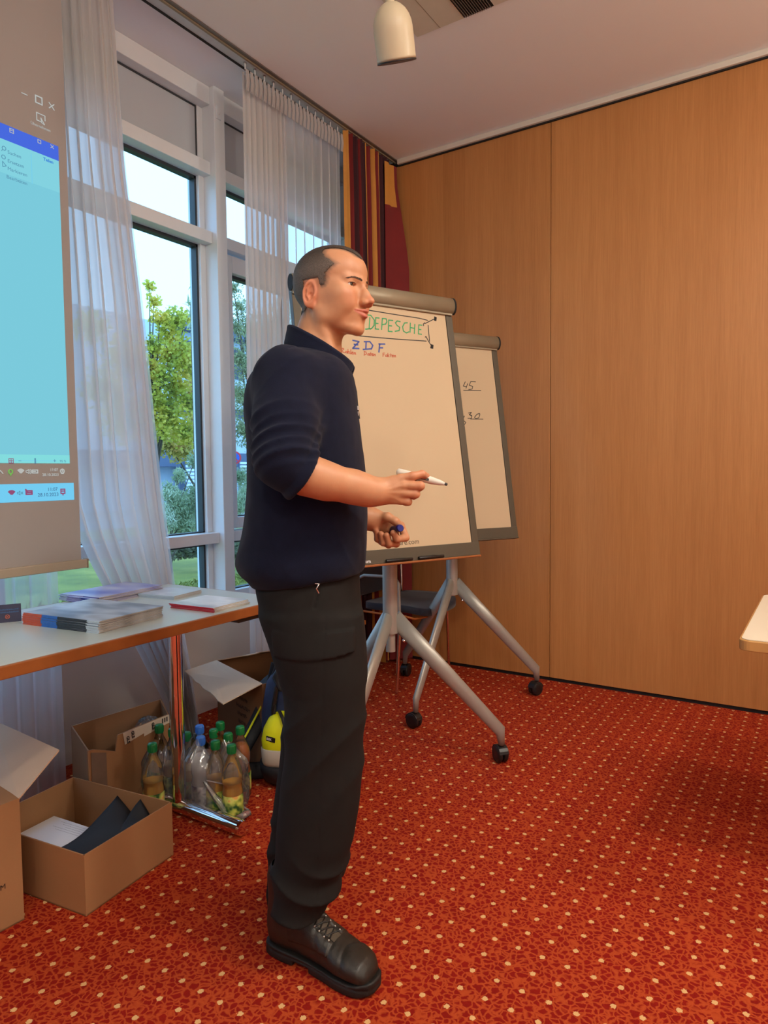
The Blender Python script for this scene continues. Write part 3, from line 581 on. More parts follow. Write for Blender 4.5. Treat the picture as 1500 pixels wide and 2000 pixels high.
# ================================================================== FLIPCHARTS
def flipchart(label, hub, q, hubz, wheels, tray):
    r = thing('flipchart_easel', label, 'flipchart'); hx, hy = hub
    x, y, z, psi, tau, w_, h_ = q
    u = Vector((cos(psi), sin(psi), 0)); n = Vector((sin(psi), -cos(psi), 0)); v = Vector((0, 0, 1))*cos(tau)-n*sin(tau); nn = u.cross(v)
    B = frame_mat((x, y, z), u, v)          # local: x right, y up, z out of the board
    def bb(name, lo, hi, m, bevel=0, par=r):
        bm = bmesh.new(); box(bm, lo, hi, mat=B); return obj(name, bm, M[m] if isinstance(m, str) else m, par, bevel=bevel)
    bb('board', (-w_/2+.004, -h_/2+.02, -.022), (w_/2-.004, h_/2-.01, -.008), 'taupe_d')
    bb('frame_side', (-w_/2, -h_/2, -.026), (-w_/2+.032, h_/2-.04, .000), 'taupe_d', .002); bb('frame_side', (w_/2-.032, -h_/2, -.026), (w_/2, h_/2-.04, .000), 'taupe_d', .002)
    bb('frame_bottom', (-w_/2, -h_/2, -.026), (w_/2, -h_/2+.052, .003), 'taupe_d', .002)
    bb('pen_tray', (-w_/2+.0, -h_/2-.008, -.028), (w_/2-.008, -h_/2-.000, .016), 'edge' if tray else 'taupe_d', .002)
    # paper pad: several sheets
    for k in range(3): bb('sheet', (-w_/2+.030-.0006*k, -h_/2+.050-.001*k, -.006+.0021*(2-k)), (w_/2-.036+.0006*k, h_/2-.05, -.0047+.0021*(2-k)), 'paper')
    # rounded clamp bar along the top, with black end caps
    def cl(dx): return B @ Vector((dx, h_/2-.032, .006))
    bm = bmesh.new(); prof = arc(0, 0, .024, .036, 0, 360, 28)
    for nm, xa, xb, m, s in (('clamp_bar', -w_/2-.002, w_/2-.000, 'taupe', 1), ('end_cap', w_/2-.000, w_/2+.008, 'blackmatte', 1.05), ('end_cap', -w_/2-.005, -w_/2-.002, 'blackmatte', .9)):
        bm = bmesh.new(); poly = [B @ Vector((xa, h_/2-.030+py_*s*.94, .004+px_*s)) for px_, py_ in prof[:-1]]; prism(bm, poly, u*(xb-xa)); bmesh.ops.recalc_face_normals(bm, faces=bm.faces); o = obj(nm, bm, M[m], r)
        for p in o.data.polygons: p.use_smooth = len(p.vertices) == 4
    bb('clamp_lip', (-w_/2, h_/2-.071, .002), (w_/2-.004, h_/2-.062, .009), 'taupe', .002)
    # column, carrier, star foot
    top = B @ Vector((0, .25, -.03)); Zt = top.z
    bm = bmesh.new(); lathe(bm, [(.030, hubz-.045), (.030, hubz+.37)], 28, mat=Matrix.Translation((hx, hy, 0))); obj('column', bm, M['silver'], r)
    bm = bmesh.new(); lathe(bm, [(.019, hubz-.045-.075 if tray else hubz-.05), (.019, Zt-.25)], 24, mat=Matrix.Translation((hx, hy, 0))); obj('inner_tube', bm, M['silver'], r)
    bm = bmesh.new(); tube(bm, [(hx, hy, hubz+.55), tuple(B @ Vector((0, -.12, -.03)))], .014, 12); tube(bm, [(hx, hy, Zt-.27), tuple(top)], .014, 12); obj('arm', bm, M['silver'], r)
    for i, (wx, wy) in enumerate(wheels):
        d = Vector((wx-hx, wy-hy, 0)).normalized(); s0 = Vector((hx, hy, hubz+.02))+d*.014; s1 = Vector((wx, wy, .135))-d*.005
        bm = bmesh.new(); dirv = (s1-s0).normalized(); side = dirv.cross(Vector((0, 0, 1))).normalized(); upv = side.cross(dirv)
        P = [s0-d*.012+Vector((0, 0, .02)), s0+Vector((0, 0, .04))*0+dirv*.02, s1, s1+Vector((0, 0, -.05))]
        # flattened tapered leg
        secs = [(s0, .034, .019), (s0.lerp(s1, .5), .030, .017), (s1, .024, .0145)]; rings = []
        for c_, a_, b_ in secs: rings.append([bm.verts.new(c_+upv*cos(2*pi*k/20)*a_+side*sin(2*pi*k/20)*b_) for k in range(20)])
        low = s1+Vector((0, 0, -.058))+d*.004; rings.append([bm.verts.new(low+d*cos(2*pi*k/20)*.013+side*sin(2*pi*k/20)*.012) for k in range(20)])
        for a_, b_ in zip(rings, rings[1:]):
            for k in range(20): bm.faces.new((a_[k], a_[(k+1) % 20], b_[(k+1) % 20], b_[k])).smooth = True
        bm.faces.new(rings[0]); bm.faces.new(rings[-1]); bmesh.ops.recalc_face_normals(bm, faces=bm.faces); leg = obj('leg', bm, M['silver'], r)
        # twin-wheel castor
        a = [.9, 2.2, -.4][i % 3]+(0 if tray else .5); ax = Vector((cos(a), sin(a), 0)); c0 = Vector((wx, wy, .036)) + Vector((-ax.y, ax.x, 0))*.012
        for s in (-1, 1):
            bm = bmesh.new(); mt = frame_mat(c0+ax*s*.013, Vector((0, 0, 1)), Vector((-ax.y, ax.x, 0))); lathe(bm, [(.009, -.009), (.030, -.010), (.036, -.005), (.036, .005), (.030, .010), (.009, .009)], 24, mat=mt); obj('castor_wheel', bm, M['black'], leg)
        bm = bmesh.new(); mt = frame_mat(c0, Vector((0, 0, 1)), Vector((-ax.y, ax.x, 0)))
        hood = [Vector((.039*cos(radians(t)), .039*sin(radians(t)), 0)) for t in range(-80, 81, 20)]; ins = [Vector((.030*cos(radians(t)), .030*sin(radians(t)), 0)) for t in range(80, -81, -20)]
        prism(bm, [mt @ (p+Vector((0, 0, -.021))) for p in hood+ins], ax*.042*(1 if (mt.to_3x3() @ Vector((0, 0, 1))).dot(ax) > 0 else -1)); bmesh.ops.recalc_face_normals(bm, faces=bm.faces)
        tube(bm, [(wx, wy, .068), (wx, wy, .085)], .008, 10); obj('castor_hood', bm, M['black'], leg, bevel=.002)
        bm = bmesh.new(); bp = s0+dirv*.10-upv*.04; lathe(bm, [(.007, 0), (.008, .006), (.004, .010)], 10, mat=frame_mat(bp, side, dirv)); obj('bolt', bm, M['chrome'], leg)
    return r, B, w_, h_
W1 = [(-1.116, 2.592), (-1.90, 2.50), (-1.425, 1.865)]; W2 = [(-1.615, 2.744), (-1.305, 3.508), (-2.086, 3.424)]
f1, B1, w1, h1 = flipchart('grey flipchart with green DEPESCHE writing right behind the man', (-1.48, 2.32), (-1.403, 2.214, 1.39, 1.14, .176, .72, 1.055), .600, W1, True)
f2, B2, w2_, h2 = flipchart('grey flipchart with black numbers 45 and 30 nearest the wooden wall', (-1.669, 3.225), (-1.591, 3.043, 1.384, 1.061, .177, .72, 1.05), .600, W2, False)
# hand lettering, placed on the sheets
def on_board(B, px, py, lift=.0009):
    n = B.to_3x3() @ Vector((0, 0, 1)); o = B @ Vector((0, 0, lift)); r = Vector(ray(px, py)); c = Vector(CO); t = (o-c).dot(n)/r.dot(n); return B.inverted() @ (c+r*t)
def hand(B, lines_px, wd, m, par, name='handwriting'):
    L = []
    for ln in lines_px:
        L.append([tuple(on_board(B, *p))[:2] for p in ln])
    return strokes(name, L, B @ Matrix.Translation((0, 0, -.0006+.0002)), wd, M[m], par)
def Z1(x, y): return (640+x*.26, 560+y*.26)     # coordinates read off an enlarged view
def L1(pts): return [Z1(*p) for p in pts]
E1 = lambda x, y, w, h, s=2.5: [L1([(x+w, y+s), (x, y), (x-3, y+h), (x+w-4, y+h+s)]), L1([(x-2, y+h*.5), (x+w-8, y+h*.52)])]
green = [L1([(318, 232), (313, 312), (322, 318)]), L1([(288, 210), (325, 214), (352, 250), (350, 290), (330, 314), (286, 318)])]
green += E1(362, 232, 26, 84)+[L1([(412, 238), (406, 320)]), L1([(412, 238), (440, 240), (446, 262), (436, 280), (410, 284)])]+E1(460, 250, 30, 84)
green += [L1([(546, 262), (524, 256), (510, 270), (522, 290), (542, 304), (538, 328), (508, 334)]), L1([(600, 270), (578, 272), (564, 300), (570, 332), (592, 346), (612, 338)]), L1([(622, 272), (620, 340)]), L1([(656, 282), (652, 350)]), L1([(620, 306), (654, 312)])]
green += E1(686, 286, 24, 68)
hand(B1, green, .0045, 'ink_g', f1)
hand(B1, [L1([(190, 402), (236, 412), (190, 462), (236, 464)]), L1([(200, 432), (228, 436)]), L1([(290, 414), (288, 466)]), L1([(276, 412), (318, 412), (340, 440), (330, 466), (268, 470)]), L1([(392, 428), (386, 490)]), L1([(386, 430), (430, 430)]), L1([(388, 458), (414, 458)])], .0055, 'ink_b', f1)
for ln_ in (L1([(300, 174), (520, 210), (690, 236), (752, 252)]), L1([(230, 368), (480, 390), (742, 408)]), L1([(756, 290), (762, 360), (766, 410)]), L1([(732, 276), (760, 262), (806, 240)]), L1([(730, 270), (720, 280), (722, 292)]), L1([(740, 374), (760, 412), (782, 446)]), L1([(734, 378), (740, 374), (744, 382)])): hand(B1, [ln_], .0035, 'ink', f1)
for dot in ([(804, 228), (816, 232), (814, 252), (804, 250), (806, 236), (812, 240)], [(778, 436), (792, 440), (790, 460), (776, 458), (780, 444), (786, 450)]): hand(B1, [L1(dot+dot[:1])], .0055, 'ink', f1, 'arrow_head')
def script(word, x, y, s, dy=.14):
    """small joined-up hand: word as zig-zag letter strokes"""
    G = {'Z': [[(0, 9), (3, 12), (6, 10), (1, 5), (3, 2), (8, 1)]], 'a': [[(5, 5), (1, 5), (0, 1), (4, 1), (5, 5), (6, 0)]], 'h': [[(0, 11), (0, 0)], [(0, 4), (3, 6), (4, 0)]], 'l': [[(1, 11), (0, 0), (2, 1)]], 'e': [[(0, 3), (4, 4), (3, 6), (0, 4), (1, 0), (5, 1)]], 'n': [[(0, 5), (0, 0)], [(0, 3), (3, 5), (4, 0)]],
         'D': [[(1, 11), (1, 0)], [(0, 11), (6, 9), (7, 4), (0, 0)]], 't': [[(2, 9), (2, 0)], [(0, 5), (4, 6)]], 'F': [[(1, 10), (1, 0)], [(1, 10), (6, 10)], [(1, 5), (5, 5)]], 'k': [[(0, 10), (0, 0)], [(4, 6), (0, 3), (4, 0)]]}
    W = {'l': 3, 't': 5, 'Z': 10, 'D': 10, 'F': 8}; out = []
    for ch in word:
        for g in G[ch]: out.append(L1([(x+a*s, y-b*s+a*s*dy) for a, b in g]))
        adv = W.get(ch, 6.5)*s; x += adv; y += adv*dy
    return out
hand(B1, script('Zahlen', 106, 494, 2.9)+script('Daten', 274, 514, 2.7, .06)+script('Fakten', 414, 524, 2.7, .05), .0028, 'ink_r', f1)
hand(B2, [L1([(1034, 714), (1020, 746), (1042, 750)]), L1([(1052, 728), (1040, 762)]), L1([(1112, 714), (1076, 712), (1064, 740), (1090, 748), (1086, 768), (1060, 772)]), L1([(1022, 778), (1152, 780)]), L1([(985, 744), (994, 752), (990, 776), (984, 782)]),
          L1([(1058, 948), (1080, 944), (1066, 962), (1084, 972), (1080, 988), (1054, 988)]), L1([(1064, 958), (1084, 968)]), L1([(1144, 952), (1122, 958), (1104, 980), (1112, 992), (1136, 984), (1144, 960), (1136, 950)]), L1([(1074, 994), (1168, 995)]), L1([(1012, 974), (1028, 972), (1016, 1000), (1038, 1018), (1030, 1034), (1014, 1028), (1024, 1000)])], .0035, 'ink', f2)
pw_ = on_board(B1, 762, 1064); text('lettering', 'ure.com', .028, B1 @ Matrix.Translation((pw_.x+.038, pw_.y-.004, -.0003)) , M['taupe_d'], f1)
ym = on_board(B1, 713, 1099); text('lettering', 'visura', .016, B1 @ Matrix.Translation((ym.x-.015, -h1/2+.008, .0032)), M['white'], f1, bold=.0004)
# two markers lying in the tray
for i, (px_, c_) in enumerate(((-.06, 'black'), (.085, 'black'))):
    bm = bmesh.new(); lathe(bm, [(.006, 0), (.007, .004), (.007, .08), (.0055, .083), (.0055, .115), (.004, .117)], 14, mat=B1 @ Matrix.Translation((px_-.03, -h1/2+.0076, .0105)) @ Matrix.Rotation(pi/2, 4, 'Y')); m_ = obj('marker', bm, M[c_], None, bevel=0)
    tag(m_, ['black marker nearest the man lying in the pen tray of the front flipchart', 'second black marker in the tray of the front flipchart, nearer the board corner'][i], 'marker')

# ================================================================== CHAIR BEHIND THE FLIPCHARTS
ch = thing('visitor_chair', 'dark blue upholstered visitor chair with thin metal legs behind the flipcharts', 'chair')
seat = at(800, 1153, 2, .45)
bm = bmesh.new(); N_ = 14; top = []; bot = []
for i in range(N_+1):
    for j in range(N_+1):
        a = i/N_*2-1; b = j/N_*2-1; r = max(abs(a)**4+abs(b)**4, 1e-9)**.25; f_ = 1/ max(1, r)
        x = -2.035+a*.215*min(1, f_); y = 3.42+b*.245*min(1, f_); z = .462+.012*(b*b)-(.05*max(0, a-.45)**1.5)+.004*a
        top.append(bm.verts.new((x, y, z))); bot.append(bm.verts.new((x, y, z-.045+.018*(abs(a)**6+abs(b)**6)*.5)))
k = N_+1
for i in range(N_):
    for j in range(N_):
        bm.faces.new((top[i*k+j], top[(i+1)*k+j], top[(i+1)*k+j+1], top[i*k+j+1])).smooth = True; bm.faces.new((bot[i*k+j], bot[i*k+j+1], bot[(i+1)*k+j+1], bot[(i+1)*k+j])).smooth = True
rim = [(0, j) for j in range(N_)]+[(i, N_) for i in range(N_)]+[(N_, j) for j in range(N_, 0, -1)]+[(i, 0) for i in range(N_, 0, -1)]
for q in range(len(rim)):
    a, b = rim[q], rim[(q+1) % len(rim)]; bm.faces.new((top[a[0]*k+a[1]], top[b[0]*k+b[1]], bot[b[0]*k+b[1]], bot[a[0]*k+a[1]])).smooth = True
bmesh.ops.recalc_face_normals(bm, faces=bm.faces); obj('seat', bm, M['denim'], ch)
bm = bmesh.new(); tube(bm, [(-2.24, 3.165, .425), (-2.03, 3.165, .418), (-1.93, 3.17, .42), (-1.885, 3.20, .405), (-1.862, 3.30, .402), (-1.862, 3.54, .402), (-1.885, 3.64, .405), (-1.93, 3.67, .42), (-2.24, 3.675, .425)], .006, 10); obj('seat_trim', bm, M['beech'], ch)
bm = bmesh.new(); box(bm, (-2.262, 3.185, .50), (-2.235, 3.60, .84)); obj('backrest', bm, M['denim'], ch, bevel=.012)
for x, y, s in ((-1.958, 3.126, 1), (-1.942, 3.708, 1)):
    bm = bmesh.new(); tube(bm, [(x, y, .004), (x+.004, y+(.035 if y < 3.4 else -.03), .415)], .009, 12); obj('leg', bm, M['chrome'], ch); 
for y in (3.155, 3.64):
    bm = bmesh.new(); tube(bm, [(-2.262, y, .004), (-2.247, y+.01, .415), (-2.250, y+.02, .52), (-2.256, y+.02, .80)], .009, 12); obj('leg', bm, M['chrome'], ch)
bm = bmesh.new(); tube(bm, [(-2.249, 3.17, .60), (-2.18, 3.15, .63), (-1.98, 3.15, .635), (-1.955, 3.152, .60), (-1.955, 3.158, .42)], .009, 12); obj('armrest', bm, M['silver'], ch)
stl = thing('wooden_stool', 'plain beech stool half hidden behind the chair and the front flipchart', 'stool')
BX('seat', (-2.31, 2.90, .36), (-2.15, 3.12, .385), M['beech'], stl, bevel=.004)
for x, y in ((-2.30, 2.91), (-2.19, 2.91), (-2.30, 3.08), (-2.19, 3.08)): BX('leg', (x, y, 0), (x+.028, y+.028, .36), M['beech'], stl, bevel=.002)

# ================================================================== CARDBOARD BOXES
def wall_panel(bm, a, b, z0, z1, t, inward, mi=0):
    a = Vector((*a, 0)); b = Vector((*b, 0)); n = Vector((*inward, 0)).normalized()*t
    prism(bm, [a+Vector((0, 0, z0)), b+Vector((0, 0, z0)), b+Vector((0, 0, z1)), a+Vector((0, 0, z1))], n, mi)
def open_box(name, label, corners, h_, m, t=.004):
    """corners: 4 floor points in order; returns root"""
    r = thing(name, label, 'box'); c = Vector((sum(p[0] for p in corners)/4, sum(p[1] for p in corners)/4))
    for i in range(4):
        a, b = Vector(corners[i]), Vector(corners[(i+1) % 4]); e = (b-a).normalized(); n = Vector((-e.y, e.x)); n = n if n.dot(c-a) > 0 else -n
        hh = h_ if isinstance(h_, (int, float)) else h_[i]
        if hh: bm = bmesh.new(); wall_panel(bm, a, b, .001, hh, t, n); bmesh.ops.recalc_face_normals(bm, faces=bm.faces); obj('side', bm, m, r)
    bm = bmesh.new(); prism(bm, [(*p, .001) for p in corners], (0, 0, .004)); bmesh.ops.recalc_face_normals(bm, faces=bm.faces); obj('bottom', bm, m, r); return r
Bc = [(-1.680, 1.075), (-1.722, 1.408), (-2.158, 1.352), (-2.118, 1.02)]
bB = open_box('open_box', 'low open cardboard box holding paper and black cloth on the carpet', Bc, .172, M['card'])
pp = thing('paper_stack', 'white printed sheets lying in the low open cardboard box', 'paper')
def pl(a, b, z): # point inside box B
    A0, Bx, Dx = Vector(Bc[0]), Vector(Bc[1])-Vector(Bc[0]), Vector(Bc[3])-Vector(Bc[0]); p = A0+Bx*a+Dx*b; return (p.x, p.y, z)
for k in range(4): PR('sheet', [pl(.04, .40-.01*k, .074+k*.002), pl(.70, .40, .074+k*.002), pl(.72, .96, .074+k*.002), pl(.05, .97, .074+k*.002)], (0, 0, .001), M['white'], pp)
bm = bmesh.new()
for k in range(5):
    p = Vector(pl(.67-.03*k, .55, .0813)); q = Vector(pl(.67-.03*k, .84-.05*(k % 3), .0813)); e = Vector((0.0, -.0008, 0)); prism(bm, [p, q, q+Vector((.0012, 0, 0)), p+Vector((.0012, 0, 0))], (0, 0, .0003))
obj('printed_lines', bm, M['ink'], pp)
PR('stack_core', [pl(.05, .42, .006), pl(.69, .42, .006), pl(.71, .95, .006), pl(.06, .96, .006)], (0, 0, .067), M['pagecut'], pp)
cl = thing('black_cloth', 'black folded cloth bags rising to points in the low open box', 'cloth')
def cloth(ctrl, name):
    bm = bmesh.new(); n = 14; V = []
    for i in range(n+1):
        row = []
        for j in range(n+1):
            u, v = i/n, j/n; a, b, z = [sum(ctrl[r][c][k]*wu*wv for r, wu in enumerate(((1-u)**2, 2*u*(1-u), u*u)) for c, wv in enumerate(((1-v)**2, 2*v*(1-v), v*v))) for k in range(3)]
            p = Vector(pl(a, b, z)); p.z += .004*sin(9*u+4*v)*sin(5*v); row.append(bm.verts.new(p))
        V.append(row)
    for i in range(n):
        for j in range(n): bm.faces.new((V[i][j], V[i+1][j], V[i+1][j+1], V[i][j+1])).smooth = True
    o = obj(name, bm, M['blackcloth'], cl); s = o.modifiers.new('thickness', 'SOLIDIFY'); s.thickness = .003; return o
cloth([[(.03, .06, .05), (.05, .3, .09), (.04, .56, .086)], [(.45, .05, .10), (.4, .28, .14), (.50, .42, .09)], [(.93, .08, .06), (.92, .30, .10), (.985, .52, .152)]], 'fold')
cloth([[(.50, .14, .09), (.55, .22, .10), (.60, .3, .09)], [(.75, .08, .10), (.75, .18, .12), (.8, .30, .11)], [(.97, .10, .09), (.965, .18, .11), (.985, .29, .160)]], 'fold')
# box A at the left edge, taller, with a raised flap
Ac = [(-1.812, .978), (-2.20, 1.005), (-2.17, .60), (-1.83, .58)]
bA = open_box('tall_box', 'tall brown cardboard box at the left edge with one flap raised', Ac, .335, M['card'])
a_, b_ = Vector((*Ac[0], .335)), Vector((*Ac[1], .335)); out = Vector((.10, .995, 0)).normalized()
PR('flap', [a_, b_, b_+out*.11+Vector((0, 0, .10)), a_+out*.13+Vector((-.03, 0, .085))], (0, -.002, .004), M['card_light'], bA)
PR('flap', [Vector((*Ac[3], .335)), a_, a_+Vector((-.16, .01, .006)), Vector((*Ac[3], .335))+Vector((-.16, .03, .006))], (0, 0, .004), M['card'], bA)
text('lettering', 'M', .020, frame_mat((-1.8135, .918, .112), (.02, 1, 0), (0, 0, 1)), M['ink_t'], bA)
# box C below the table, torn, with a strip of white tape
Cc = [(-2.10, 1.372), (-2.125, 1.735), (-2.25, 1.80), (-2.285, 1.43)]
bC = thing('torn_box', 'torn cardboard box with white address tape under the table', 'box')
def P3(p, z): return (p[0], p[1], z)
def lerp2(a, b, t): return (a[0]+(b[0]-a[0])*t, a[1]+(b[1]-a[1])*t)
fr = [P3(Cc[0], .001), P3(Cc[1], .001), P3(Cc[1], .280), P3(lerp2(Cc[0], Cc[1], .34), .280), P3(lerp2(Cc[0], Cc[1], .31), .225), P3(lerp2(Cc[0], Cc[1], .06), .265), P3(Cc[0], .268)]
PR('side', fr, (-.005, 0, 0), M['card'], bC); PR('side', [P3(Cc[2], .001), P3(Cc[3], .001), P3(Cc[3], .30), P3(Cc[2], .30)], (.005, 0, 0), M['card_in'], bC)
PR('side', [P3(Cc[1], .001), P3(Cc[2], .001), P3(Cc[2], .30), P3(Cc[1], .280)], (0, -.005, 0), M['card_dark'], bC); PR('side', [P3(Cc[0], .001), P3(Cc[3], .001), P3(Cc[3], .30), P3(Cc[0], .268)], (0, .005, 0), M['card_in'], bC)
PR('bottom', [P3(p, .001) for p in Cc], (0, 0, .004), M['card'], bC)
def fpt(t, z, off=.0015): p = lerp2(Cc[0], Cc[1], t); return Vector((p[0]+off, p[1], z))
PR('address_tape', [fpt(.40, .280), fpt(.42, .236), fpt(.66, .248), fpt(.66, .236), fpt(1.0, .248), fpt(1.0, .280)], (.0006, 0, 0), M['tape'], bC)
PR('clear_tape', [fpt(.03, .02), fpt(.20, .02), fpt(.20, .236), fpt(.03, .258)], (.0006, 0, 0), M['tape_clear'], bC)
for t, z, rot in ((.44, .262, 1), (.50, .274, 1), (.76, .274, 1)):
    p = fpt(t, z, .0025); text('lettering', 'GLS', .016, frame_mat(p, (0, .12, -1), (0, 1, .12)), M['ink'], bC, bold=.0008)
for i in range(3): PR('bar_code', [fpt(.90+.03*i, .274), fpt(.915+.03*i, .274), fpt(.915+.03*i, .256), fpt(.90+.03*i, .256)], (.0012, 0, 0), M['ink'], bC)
pkt = thing('crumpled_film', 'crumpled white wrapping lying in the torn box under the table', 'wrapping')
# box D: tall, flaps open
hD = .365
Dc = [(-1.885, 2.0), (-1.775, 2.28), (-2.19, 2.43), (-2.30, 2.15)]
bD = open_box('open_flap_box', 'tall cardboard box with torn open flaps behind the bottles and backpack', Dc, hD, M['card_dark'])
def torn(a, b, k, seed, amp=.008):
    rnd = random.Random(seed); return [a.lerp(b, i/k)+Vector((rnd.uniform(-amp, amp), rnd.uniform(-amp, amp), 0)) for i in range(1, k)]
d0, d1, d2, d3 = [Vector((*p, hD)) for p in Dc]
of = Vector((-.30, -.95, 0)).normalized()
e1, e2 = d0+of*.17+Vector((0, 0, -.045)), d3+of*.15+Vector((0, 0, -.02))
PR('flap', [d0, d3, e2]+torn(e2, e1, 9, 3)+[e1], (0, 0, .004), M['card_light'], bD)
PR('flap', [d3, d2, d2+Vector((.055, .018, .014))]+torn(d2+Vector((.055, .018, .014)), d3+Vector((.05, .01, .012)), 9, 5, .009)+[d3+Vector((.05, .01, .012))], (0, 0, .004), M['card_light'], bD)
PR('flap', [d1, d1+(d0-d1)*.85, d1+(d0-d1)*.83+Vector((.01, 0, .085)), d1+Vector((.01, 0, .09))], (.004, 0, 0), M['card_olive'], bD)
rnd_ = random.Random(12)
n_ = Vector((-.36, -.93, 0)).normalized()*.0006; eD = (Vector((*Dc[0], 0))-Vector((*Dc[3], 0))); LD = eD.length
for i in range(7):      # worn, unreadable print
    z0, x0_ = .285-.034*i, LD*(.42+.02*i); wd_ = .10+.02*(i % 3); L_ = []
    for k in range(int(wd_/.013)):
        xx = x0_+k*.013; hh = rnd_.uniform(.010, .016); L_ += [[(xx, z0), (xx+rnd_.uniform(0, .003), z0+hh)], [(xx, z0+hh*rnd_.choice((0, .5, 1))), (xx+.008, z0+hh*rnd_.choice((0, .5, 1)))]]
    strokes('faded_print', L_, frame_mat(Vector((*Dc[3], 0))+n_, eD, (0, 0, 1)), .0026, M['ink_t'], bD, .0004)
bk = thing('black_bag', 'black bag lying inside the box with open flaps', 'bag')
bm = bmesh.new(); bmesh.ops.create_icosphere(bm, subdivisions=3, radius=1, matrix=Matrix.Translation((-2.02, 2.22, .22)) @ Matrix.Diagonal((.11, .10, .10, 1)))
for v in bm.verts: v.co += Vector((0, 0, .012*sin(v.co.x*70)*cos(v.co.y*60)))
obj('bag_body', bm, M['blackcloth'], bk, smooth=True)
bm = bmesh.new(); box(bm, (-2.05, 2.19, .007), (-1.99, 2.25, .18)); obj('bag_base', bm, M['blackcloth'], bk)

# ================================================================== BOTTLES
def label_mat(name, base, kind):
    m, t, b = new_mat(name); g = t.new('TexCoord').outputs['Object']; sp = t.new('SeparateXYZ'); t.link(g, sp.inputs[0])
    n = t.noise(28, 2, g); c = t.ramp(n, [(.38, base[0][:3]), (.52, base[1][:3]), (.60, base[2][:3]), (.72, base[3][:3])]); n_ = t.n[-1]
    t.link(c, b.inputs['Base Color']); b.inputs['Roughness'].default_value = .4; return m
M['lab_j'] = label_mat('juice_label', [srgb(40, 84, 40), srgb(176, 190, 84), srgb(206, 206, 110), srgb(222, 120, 70)], 0)
M['lab_w'] = label_mat('water_label', [srgb(70, 80, 120), srgb(200, 206, 214), srgb(214, 216, 220), srgb(90, 100, 140)], 0)
def bottle(x, y, kind, label, tilt=0):
    cap, liq, lab, fill = {'j': ('green', 'juice', 'lab_j', .135), 'w': ('blue', 'water', 'lab_w', .20), 't': ('green', 'tea', 'lab_j', .20)}[kind]
    r = thing('drink_bottle', label, 'bottle', (x, y, .001), random.uniform(0, 6), 'bottles on the carpet under the table')
    R = .036
    prof = [(.018, .003), (.031, .0), (R, .008), (R, .105), (R*.93, .118), (R*.93, .128), (R, .140), (R, .165), (R*.9, .185), (R*.62, .208), (.0145, .225), (.0125, .238), (.0125, .246)]
    bm = bmesh.new(); lathe(bm, prof, 24); obj('bottle_body', bm, M['pet'], r)
    lp_ = [(p[0]-.0016, p[1]) for p in prof if p[1] <= fill]; lp_ = [(.016, .005)]+lp_[1:]; rr = next(p[0] for p in prof if p[1] >= fill)-.0016; lp_.append((rr, fill))
    bm = bmesh.new(); lathe(bm, lp_, 20); obj('drink', bm, M[liq], r)
    bm = bmesh.new(); lathe(bm, [(R+.0004, .030), (R+.0007, .031), (R+.0007, .094), (R+.0004, .095)], 28); obj('label', bm, M[lab], r)
    bm = bmesh.new(); lathe(bm, [(.0155, .236), (.0158, .238), (.0158, .262), (.014, .266), (.004, .267)], 20); obj('cap', bm, M[cap], r)
    bm = bmesh.new()
    for k in range(16): a = 2*pi*k/16; box(bm, (-.0008, -.0006, .240), (.0008, .0006, .261), mat=Matrix.Rotation(a, 4, 'Z') @ Matrix.Translation((.016, 0, 0)))
    obj('cap_ribs', bm, M[cap], r)
# positions read from the caps
caps = [((313, 1418), 'j', 'green-capped bottle leftmost, just right of the torn box'), ((322, 1434), 'j', 'green-capped juice bottle, second from the torn box'), ((330, 1446), 'j', 'green-capped bottle in film left of the chrome table leg'),
        ((364, 1430), 'j', 'green-capped bottle just right of the chrome table leg, behind'), ((391, 1424), 'w', 'bottle with darker blue cap at the back of the wrapped pack'), ((383, 1442), 'w', 'bottle with pale blue cap near the chrome table leg'),
        ((412, 1428), 't', 'green-capped bottle right of the blue caps, before the tall box'), ((425, 1412), 't', 'green-capped dark juice bottle standing farthest back'), ((448, 1426), 't', 'green-capped dark juice bottle at the right end, unwrapped'),
        ((420, 1440), 'j', 'green-capped bottle in the middle of the wrapped pack'), ((398, 1456), 'j', 'front juice bottle of the pack with the green apple label'), ((440, 1452), 'j', 'front right juice bottle of the pack with white-topped green cap')]
pos = []
for (c_, k_, l_) in caps:
    p = at(*c_, 2, .265); pos.append([p[0], p[1], k_, l_])
P = np.array([[p[0], p[1]] for p in pos])
for it in range(200):      # keep them from touching each other or the column
    for i in range(len(P)):
        for j in range(len(P)):
            if i != j:
                d = P[i]-P[j]; L_ = np.linalg.norm(d)
                if L_ < .0745: P[i] += d/L_*(.0745-L_)*.5; P[j] -= d/L_*(.0745-L_)*.5
        d = P[i]-np.array([-1.915, 1.60]); L_ = np.linalg.norm(d)
        if L_ < .066: P[i] += d/L_*(.066-L_)
        if abs(P[i][1]-1.60) < .066: P[i][1] = 1.60+.066*(1 if P[i][1] > 1.60 else -1)
for p, q in zip(P, pos): bottle(p[0], p[1], q[2], q[3])
